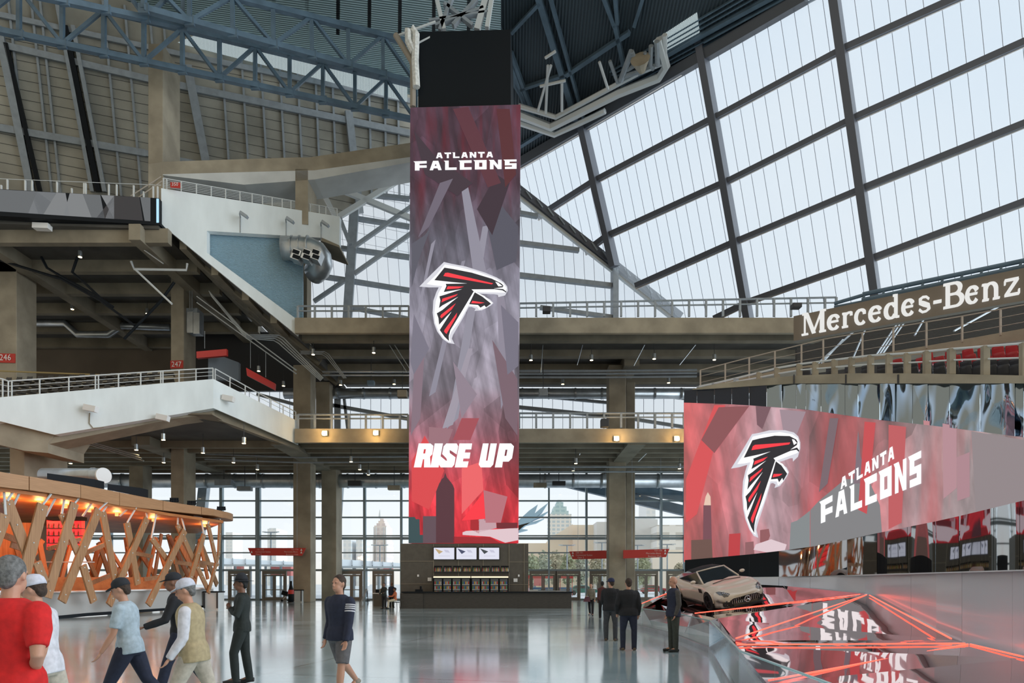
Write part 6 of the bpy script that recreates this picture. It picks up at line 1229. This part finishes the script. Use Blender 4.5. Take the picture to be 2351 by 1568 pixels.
# ---------------- people ----------------
SK=mat('skin light',(.52,.27,.18),.55); SKD=mat('skin dark',(.22,.10,.06),.55)
def cloth(n,c): return mat('cloth '+n,c,.85,nscale=18,namt=.15,bump=.1)
DG=None
def remesh(mb,name,m,parent,vox,smooth=2,extra=None):
    o=mb.build(name,m,parent,True,local=True)
    r=o.modifiers.new('merge','REMESH'); r.mode='VOXEL'; r.voxel_size=vox; r.use_smooth_shade=True
    s=o.modifiers.new('s','SMOOTH'); s.factor=.6; s.iterations=smooth
    return o
def Rx(a): return Matrix.Rotation(a,3,'X')
def Ry(a): return Matrix.Rotation(a,3,'Y')
def Rz(a): return Matrix.Rotation(a,3,'Z')
def person(label,loc,face,H=1.78,skin=SK,top=None,topname='shirt',bot=None,shoe=None,hair=None,hat=None,leg=((0,0),(0,0)),arm=((.1,.1,.2),(.1,.1,.2)),lean=0,head=(0,0),build=1.0,sleeve='long',shorts=False,vest=None,sit=False,fem=False,vox=.014,stripes=None,skirt=None,spread=.09,jacket=1.0,group=None,hairlong=False,hem=-.10):
    """local frame: forward -Y, left +X. leg: (thigh swing forward, knee bend); arm: (pitch forward, out, elbow bend[, inward yaw])"""
    k=H/1.78; t=T('person',label,'person',tuple(loc),group,rot=(0,0,face)); 
    hipz=.93*k if not sit else .50*k
    J={}; pel=Vector((0,0,hipz))
    Rl=Rx(lean)   # positive lean: forward
    up=lambda z,y=0,x=0: pel+Rl@Vector((x*k,y*k,z*k))
    feet=[]
    legs=[]
    for i,s in enumerate((1,-1)):
        th,kn=leg[i]; hip=pel+Vector((s*.09*k,0,-.02*k)); d=Vector((s*(spread-.05),-math.sin(th),-math.cos(th))).normalized(); knee=hip+d*.44*k
        d2=Vector((0,-math.sin(th-kn),-math.cos(th-kn))); ank=knee+d2*.42*k; toe=ank+Vector((s*.03,-.17*k*math.cos(max(0,kn-th)*.9),-.045*k-.14*k*math.sin(max(0,kn-th)*.9))); heel=ank+Vector((0,.05*k,-.045*k+.03*k*math.sin(max(0,kn-th))))
        legs.append((hip,knee,ank,toe,heel)); feet.append(min(toe.z,heel.z))
    dz=-(min(feet))+.03*k
    t.location.z+=dz
    b=build
    arms=[]
    for i,s in enumerate((1,-1)):
        pi,out,el=arm[i][:3]; yaw=arm[i][3] if len(arm[i])>3 else 0
        sh=up(.452,0,s*.168*b*(.9 if fem else 1)); ua=Rl@(Vector((s*math.sin(out),-math.sin(pi)*math.cos(out),-math.cos(pi)*math.cos(out)))); elb=sh+ua*.30*k
        fd=Vector((s*math.sin(out)*.6-s*math.sin(yaw)*math.sin(el),-math.sin(pi+el)*math.cos(yaw) ,-math.cos(pi+el))).normalized(); fd=Rl@fd; wr=elb+fd*.26*k
        arms.append((sh,elb,wr,fd,s))
    neck=up(.56,-.005); hc=up(.688,-.022)
    # --- skin body, one continuous merged surface
    B=MB()
    def ring(c,rx,ry,R=Rl,n=16): return [c+R@Vector((rx*k*math.cos(2*math.pi*j/n),ry*k*math.sin(2*math.pi*j/n),0)) for j in range(n)]
    tor=[(-.12,.10,.08),(-.06,.155,.105),(0,.165,.11),(.10,.145,.10),(.20,.145,.10),(.32,.165,.115),(.42,.172,.115),(.475,.15,.10),(.52,.09,.07)]
    B.loft([ring(up(z),rx*b,ry*b) for z,rx,ry in tor]); B.tube([up(.48),neck,up(.62,-.015)],[.066*k,.054*k,.054*k],12)
    Rh=Rl@Rz(head[0])@Rx(head[1]); hp=lambda x,y,z: hc+Rh@Vector((x*k,y*k,z*k))
    B.ell(hp(0,.01,.025),(.078*k,.098*k,.105*k),Rh,16,12); B.ell(hp(0,-.035,-.045),(.058*k,.062*k,.075*k),Rh,14,10)
    B.tube([hp(0,-.092,.02),hp(0,-.112,-.018),hp(0,-.098,-.03)],[.009*k,.014*k,.012*k],8)
    for s in(-1,1): B.ell(hp(s*.079,.01,0),(.011*k,.02*k,.032*k),Rh,8,6); B.ell(hp(s*.03,-.085,.03),(.018*k,.012*k,.008*k),Rh,8,5)
    B.ell(hp(0,-.098,-.062),(.024*k,.010*k,.010*k),Rh,8,5)
    for hip,knee,ank,toe,heel in legs:
        B.tube([hip,hip.lerp(knee,.3),knee,knee.lerp(ank,.3),ank],[.088*k*b,.080*k*b,.054*k,.056*k,.036*k],12); B.tube([heel,ank.lerp(toe,.3),toe],[.032*k,.036*k,.028*k],10)
    for sh,elb,wr,fd,s in arms:
        B.ell(sh,(.042*k*b,.042*k*b,.042*k*b)); B.tube([sh,sh.lerp(elb,.3),elb,elb.lerp(wr,.35),wr],[.042*k*b,.048*k*b,.038*k,.040*k,.026*k],12)
        side=fd.cross(Vector((0,0,1)));
        if side.length<.2: side=Vector((0,1,0))
        side.normalize(); nrm=fd.cross(side).normalized()
        # palm plane spanned by fd and side
        pc=wr+fd*.05*k; B.ell(pc,(.048*k,.038*k,.018*k),Matrix((fd,side,nrm)).transposed(),10,8)
        for q in range(5):
            if q==4:
                a0=wr+fd*.02*k+side*.028*k; d1=(fd*.6+side*.8).normalized(); p1=a0+d1*.035*k; p2=p1+(fd*.9+side*.25-nrm*.2*1).normalized()*.03*k; B.tube([a0,p1,p2],[.011*k,.0095*k,.008*k],7)
            else:
                L=[.074,.082,.076,.060][q]*k; a0=wr+fd*.082*k+side*(.027-.018*q)*k; p1=a0+(fd*.95-nrm*.25)*L*.5; p2=p1+(fd*.7-nrm*.75*1).normalized()*L*.45; B.tube([a0-fd*.02*k,p1,p2],[.0095*k,.0088*k,.0075*k],7)
    body=remesh(B,'body',skin,t,min(vox,.012)*.8,1)
    # --- eyes, brows
    e=MB()
    for s in(-1,1): e.ell(hp(s*.030,-.0905,.016),(.010*k,.005*k,.0045*k),Rh,8,5)
    e.build('eyes',M['dark'],t,True,local=True)
    # --- trousers
    if bot:
        Tm=MB(); Tm.loft([ring(up(z),rx*b*1.09,ry*b*1.12) for z,rx,ry in [(-.13,.10,.09),(-.08,.160,.112),(-.02,.166,.115),(.04,.148,.105),(.07,.12,.08)]])
        for li,(hip,knee,ank,toe,heel) in enumerate(legs):
            s_=1-2*li
            if skirt: continue
            if shorts: e1=hip.lerp(knee,.92); Tm.tube([hip,hip.lerp(knee,.4),e1+Vector((s_*.015,0,0))],[.10*k*b,.096*k*b,.090*k],14)
            else: Tm.tube([hip,hip.lerp(knee,.35),knee,knee.lerp(ank,.5),ank+Vector((0,0,.005)),ank+Vector((0,-.012,-.05))],[.104*k*b,.096*k*b,.073*k,.070*k,.062*k,.066*k],14)
        remesh(Tm,'shorts' if shorts else 'trousers',bot,t,vox*1.0,2)
    # --- shoes
    if shoe:
        for hip,knee,ank,toe,heel in legs:
            Sm=MB(); d=(toe-heel); Sm.tube([heel-d*.12,heel+d*.2+Vector((0,0,.01)),heel+d*.65,toe+d*.12],[.036*k,.046*k,.046*k,.032*k],12); Sm.tube([ank+Vector((0,0,.02)),ank-Vector((0,0,.03))],[.042*k,.046*k],10)
            remesh(Sm,'shoe',shoe,t,vox*.8,1)
    # --- top
    def topshell(nm,m,gr,slv,zlo=-.10):
        Tm=MB(); rr=[(zlo,.188,.140),(0,.186,.138),(.05,.180,.130)]+[(z,rx+.012,ry+.012) for z,rx,ry in tor[3:7]]+[(.47,.172,.112),(.50,.145,.098),(.525,.10,.08),(.545,.068,.062)]
        if fem: rr=[(z,rx*.9,ry) for z,rx,ry in rr]
        Tm.loft([ring(up(z),rx*b*gr,ry*b*gr) for z,rx,ry in rr])
        for sh,elb,wr,fd,s in arms:
            if slv!='none': Tm.ell(sh+Vector((-s*.008,0,-.004)),(.062*k*b*gr,.063*k*b*gr,.062*k*b*gr),None,14,10)
            if slv=='long': Tm.tube([sh,sh.lerp(elb,.3),elb,elb.lerp(wr,.5),wr+fd*.005],[.062*k*b*gr,.063*k*b*gr,.058*k*gr,.054*k*gr,.044*k*gr],12)
            elif slv=='short': Tm.tube([sh+Vector((-s*.02,0,.0)),sh.lerp(elb,.4),sh.lerp(elb,.78)],[.066*k*b*gr,.064*k*b*gr,.062*k*gr],12)
            elif slv=='none': Tm.ell(sh+Vector((-s*.035*k,0,0.0)),(.05*k*b*gr,.066*k*b*gr,.062*k*b*gr),None,12,8)
        return remesh(Tm,nm,m,t,vox,2)
    if top: topshell(topname,top,jacket,sleeve,hem if not sit else -.05)
    if vest: topshell('vest',vest,jacket*1.08,'none',-.13)
    if skirt: Tm=MB(); Tm.loft([ring(up(.04),.165,.115),ring(up(-.15),.19,.14),ring(up(-.42),.2,.16)]); remesh(Tm,'skirt',skirt,t,vox,1)
    if stripes:
        sh,elb,wr,fd,s=arms[stripes-1]
        for q in (.18,.27,.36,.48):
            c0=sh.lerp(elb,q); dd2=(elb-sh).normalized()*.008; MB().tube([c0-dd2,c0+dd2],(.064+.002)*k*b*jacket,16).build('sleeve_stripe',WHC,t,True,local=True)
    # --- hair and hats
    if hair:
        Hm=MB(); Hm.ell(hp(0,.022,.042),(.085*k,.100*k,.100*k),Rh,16,12)
        if hairlong: Hm.ell(hp(0,.055,-.06),(.085*k,.05*k,.14*k),Rh,14,10)
        else: Hm.ell(hp(0,.065,-.01),(.070*k,.045*k,.075*k),Rh,14,10)
        remesh(Hm,'hair',hair,t,vox*.7,1)
    if hat:
        kind,hm=hat; c=MB(); rings=[]
        if kind=='cap':
            for z,r in [(.035,1.0),(.06,1.0),(.10,.92),(.13,.68),(.148,.25)]: rings.append([hp(.090*r*math.cos(a),.018+.108*r*math.sin(a),z) for a in [2*math.pi*j/18 for j in range(18)]])
            c.loft(rings); c.build('cap_crown',hm,t,True,local=True)
            v_=[hp(.075*math.cos(a),-.07-.095*math.sin(a),.045-.02*math.sin(a)) for a in [math.pi*j/10 for j in range(11)]]
            MB().prism(v_,Rh@Vector((0,0,.008*k))).build('cap_brim',hm,t,local=True)
        else:
            for z,r in [(.05,1.0),(.10,.92),(.15,.72),(.185,.35)]: rings.append([hp(.092*r*math.cos(a),.012+.108*r*math.sin(a),z) for a in [2*math.pi*j/18 for j in range(18)]])
            c.loft(rings); c.build('hat_crown',hm,t,True,local=True)
            MB().loft([[hp(r*math.cos(a),.012+(r+.02)*math.sin(a),z) for a in [2*math.pi*j/24 for j in range(24)]] for z,r in((.056,.085),(.05,.175),(.044,.175),(.044,.085))]).build('hat_brim',hm,t,local=True)
    return t
def at(px,Y): return Vector(((px-CX)/F*Y,Y,0))
def toward(px,deg=0): return math.atan2(-(px-CX)/F,1)*0+math.radians(deg)
# face angle: 0 faces the camera (-Y); 90 deg faces +X ; -90 faces -X ; 180 faces away
NAVY=cloth('navy',(.018,.022,.045)); BLKC=cloth('black',(.012,.012,.015)); GREYC=cloth('grey shorts',(.13,.12,.125)); REDC=cloth('red',(.62,.012,.012)); WHC=cloth('white',(.66,.64,.68)); LBL=cloth('light blue',(.42,.50,.56)); TAN=cloth('tan',(.42,.33,.19)); KHA=cloth('khaki',(.50,.44,.36)); DUN=cloth('uniform',(.02,.026,.024)); OLV=cloth('dark olive',(.045,.05,.04)); SLV=cloth('charcoal sleeve',(.075,.068,.062)); CHAR=cloth('charcoal',(.05,.052,.06))
HG=mat('grey hair',(.16,.155,.15),.8,nscale=40,namt=.4,bump=.3); HB=mat('brown hair',(.05,.03,.02),.8,nscale=40,namt=.4,bump=.3); HK=mat('black hair',(.01,.01,.01),.6)
SHO=mat('brown shoe',(.10,.065,.04),.5); SHK=mat('black shoe',(.012,.012,.012),.4); SHW=mat('pale sole shoe',(.3,.25,.2),.6); CAPW=cloth('cap white',(.62,.62,.70)); CAPK=cloth('cap dark',(.02,.022,.028)); CAPN=cloth('cap navy',(.02,.025,.07))
R=math.radians
person('man in a bright red polo shirt seen from behind at the left edge',at(22,4.55),R(170),1.81,SK,REDC,'polo_shirt',KHA,SHK,HG,arm=((.0,.14,.3),(-.30,.26,1.45,.9)),build=1.3,hem=-.24,sleeve='short',vox=.010,head=(R(12),0),lean=.0)
person('man in white cap and white striped polo shirt beside the red shirt',at(100,6.2),R(-85),1.72,SK,WHC,'polo_shirt',KHA,SHK,HB,hat=('cap',CAPW),leg=((.3,.1),(-.3,.3)),arm=((-.55,.1,.9),(.3,.1,.5)),build=1.1,sleeve='short',vox=.011,lean=.10,head=(0,R(10)))
person('man in dark cap and light blue shirt striding left past the timber pub',at(298,8.2),R(-80),1.74,SK,LBL,'shirt',NAVY,SHK,HB,hat=('cap',CAPK),leg=((.42,.12),(-.38,.35)),arm=((.30,.10,.35),(-.05,.1,.5)),build=1.1,sleeve='short',lean=.12,vox=.012,head=(0,R(12)))
person('man in dark jacket and dark cap half hidden behind the tan vest man',at(415,9.6),R(-75),1.80,SKD,BLKC,'jacket',NAVY,SHK,None,hat=('cap',CAPK),leg=((.35,.1),(-.3,.3)),arm=((.45,.25,.9),(-.3,.1,.3)),lean=.12,vox=.013)
person('man in tan vest, white sleeves and white cap walking left',at(445,7.6),R(-80),1.72,SK,WHC,'shirt',KHA,SHK,HG,hat=('cap',CAPW),vest=TAN,leg=((.40,.1),(-.35,.35)),arm=((.15,.1,.5),(.2,.12,.55)),lean=.10,build=1.1,vox=.012,head=(0,R(12)))
person('person in black uniform and broad-brimmed hat with folded arms',at(556,11.0),R(-72),1.74,SKD,DUN,'uniform_shirt',DUN,SHK,HK,hat=('hat',CAPK),leg=((.28,.35),(-.10,.05)),arm=((.25,.22,1.75,1.15),(.2,.2,1.75,1.15)),vox=.013,build=1.02)
pn=person('man in navy striped-sleeve sweater and grey shorts walking toward the camera',at(780,9.5),R(-28),1.76,SK,NAVY,'sweater',GREYC,SHW,HB,leg=((.20,.08),(-.42,.35)),arm=((.15,.06,.15),(-.2,.14,.45)),shorts=True,build=1.15,vox=.012,stripes=1)
person('man in black jacket and navy cap standing left in the group of two',at(1402,19.4),R(165),1.78,SK,BLKC,'jacket',CHAR,SHO,HB,hat=('cap',CAPN),arm=((.15,.18,.9,.5),(.1,.15,.6)),build=1.12,head=(R(50),0),spread=.14,jacket=1.12)
person('bareheaded man in black jacket with hands in pockets, seen from behind',at(1443,16.6),R(178),1.76,SK,BLKC,'jacket',NAVY,SHO,HB,arm=((-.15,.32,.75,.4),(-.1,.22,.5,.4)),build=1.14,head=(R(10),0),spread=.16,jacket=1.12)
person('balding man in navy vest and grey sleeves standing by the glass balustrade',at(1546,16.3),R(-75),1.80,SK,SLV,'shirt',OLV,SHK,None,vest=NAVY,arm=((-.1,.12,.45,.5),(-.08,.12,.5,.5)),build=1.08,head=(R(0),R(8)),lean=-.02)
person('woman in cream and black striped sweater walking with a bag',at(1357,34.6),R(-15),1.66,SK,corrmat('striped knit',(.02,.02,.02),(.55,.48,.38),5.2,'Z',.9,0),'sweater',BLKC,SHK,HK,leg=((.22,.05),(-.28,.2)),arm=((.1,.15,.3),(.15,.12,1.2)),fem=True,hairlong=True,vox=.02)
person('dark-clad person walking behind the man in the navy cap',at(1383,31.5),R(170),1.72,SKD,cloth('dark red coat',(.10,.03,.03)),'coat',BLKC,SHK,HK,leg=((.1,.05),(-.1,.1)),vox=.02)
person('person in dark shirt standing nearest the service desk',at(882,43.8),R(-20),1.68,SKD,DUN,'shirt',BLKC,SHK,HK,arm=((.5,.1,.9),(.3,.1,.8)),vox=.022)
person('person in navy shirt standing at the back of the service group',at(899,46.5),R(170),1.72,SKD,NAVY,'shirt',BLKC,SHK,None,vox=.022)
person('seated person in orange top and cream trousers beside the snack bar',at(907,44.0),R(-80),1.68,SKD,cloth('orange',(.45,.12,.05)),'top',cloth('cream',(.60,.52,.40)),SHK,HK,leg=((1.4,1.3),(1.3,1.2)),arm=((.7,.1,.9),(.6,.1,1.0)),sit=True,vox=.022)
p=at(911,44.1); t=T('stool','low black stool under the seated person','stool',tuple(p)); MB().tube([p+Vector((0,0,.40)),p+Vector((0,0,.44))],.2,14).build('seat',M['black'],t)
for a in range(4): MB().tube([p+Vector((.14*math.cos(a*1.57),.14*math.sin(a*1.57),.40)),p+Vector((.2*math.cos(a*1.57),.2*math.sin(a*1.57),0))],.015,5).build('leg',M['dark'],t)
q=at(1349,34.5); t=T('shoulder_bag','maroon bag hanging at the side of the striped-sweater woman','bag',(q.x,q.y,.75)); c=Vector((q.x-.02,q.y-.1,.85)); MB().prism([c+Vector((-.2,0,-.14)),c+Vector((.16,0,-.14)),c+Vector((.1,0,.12)),c+Vector((-.1,0,.12))],(0,.1,0)).build('bag_body',mat('maroon',(.12,.04,.06),.6),t); MB().tube([c+Vector((-.08,.05,.12)),c+Vector((.02,.05,.5)),c+Vector((.08,.05,.12))],.012,5).build('strap',M['dark'],t)
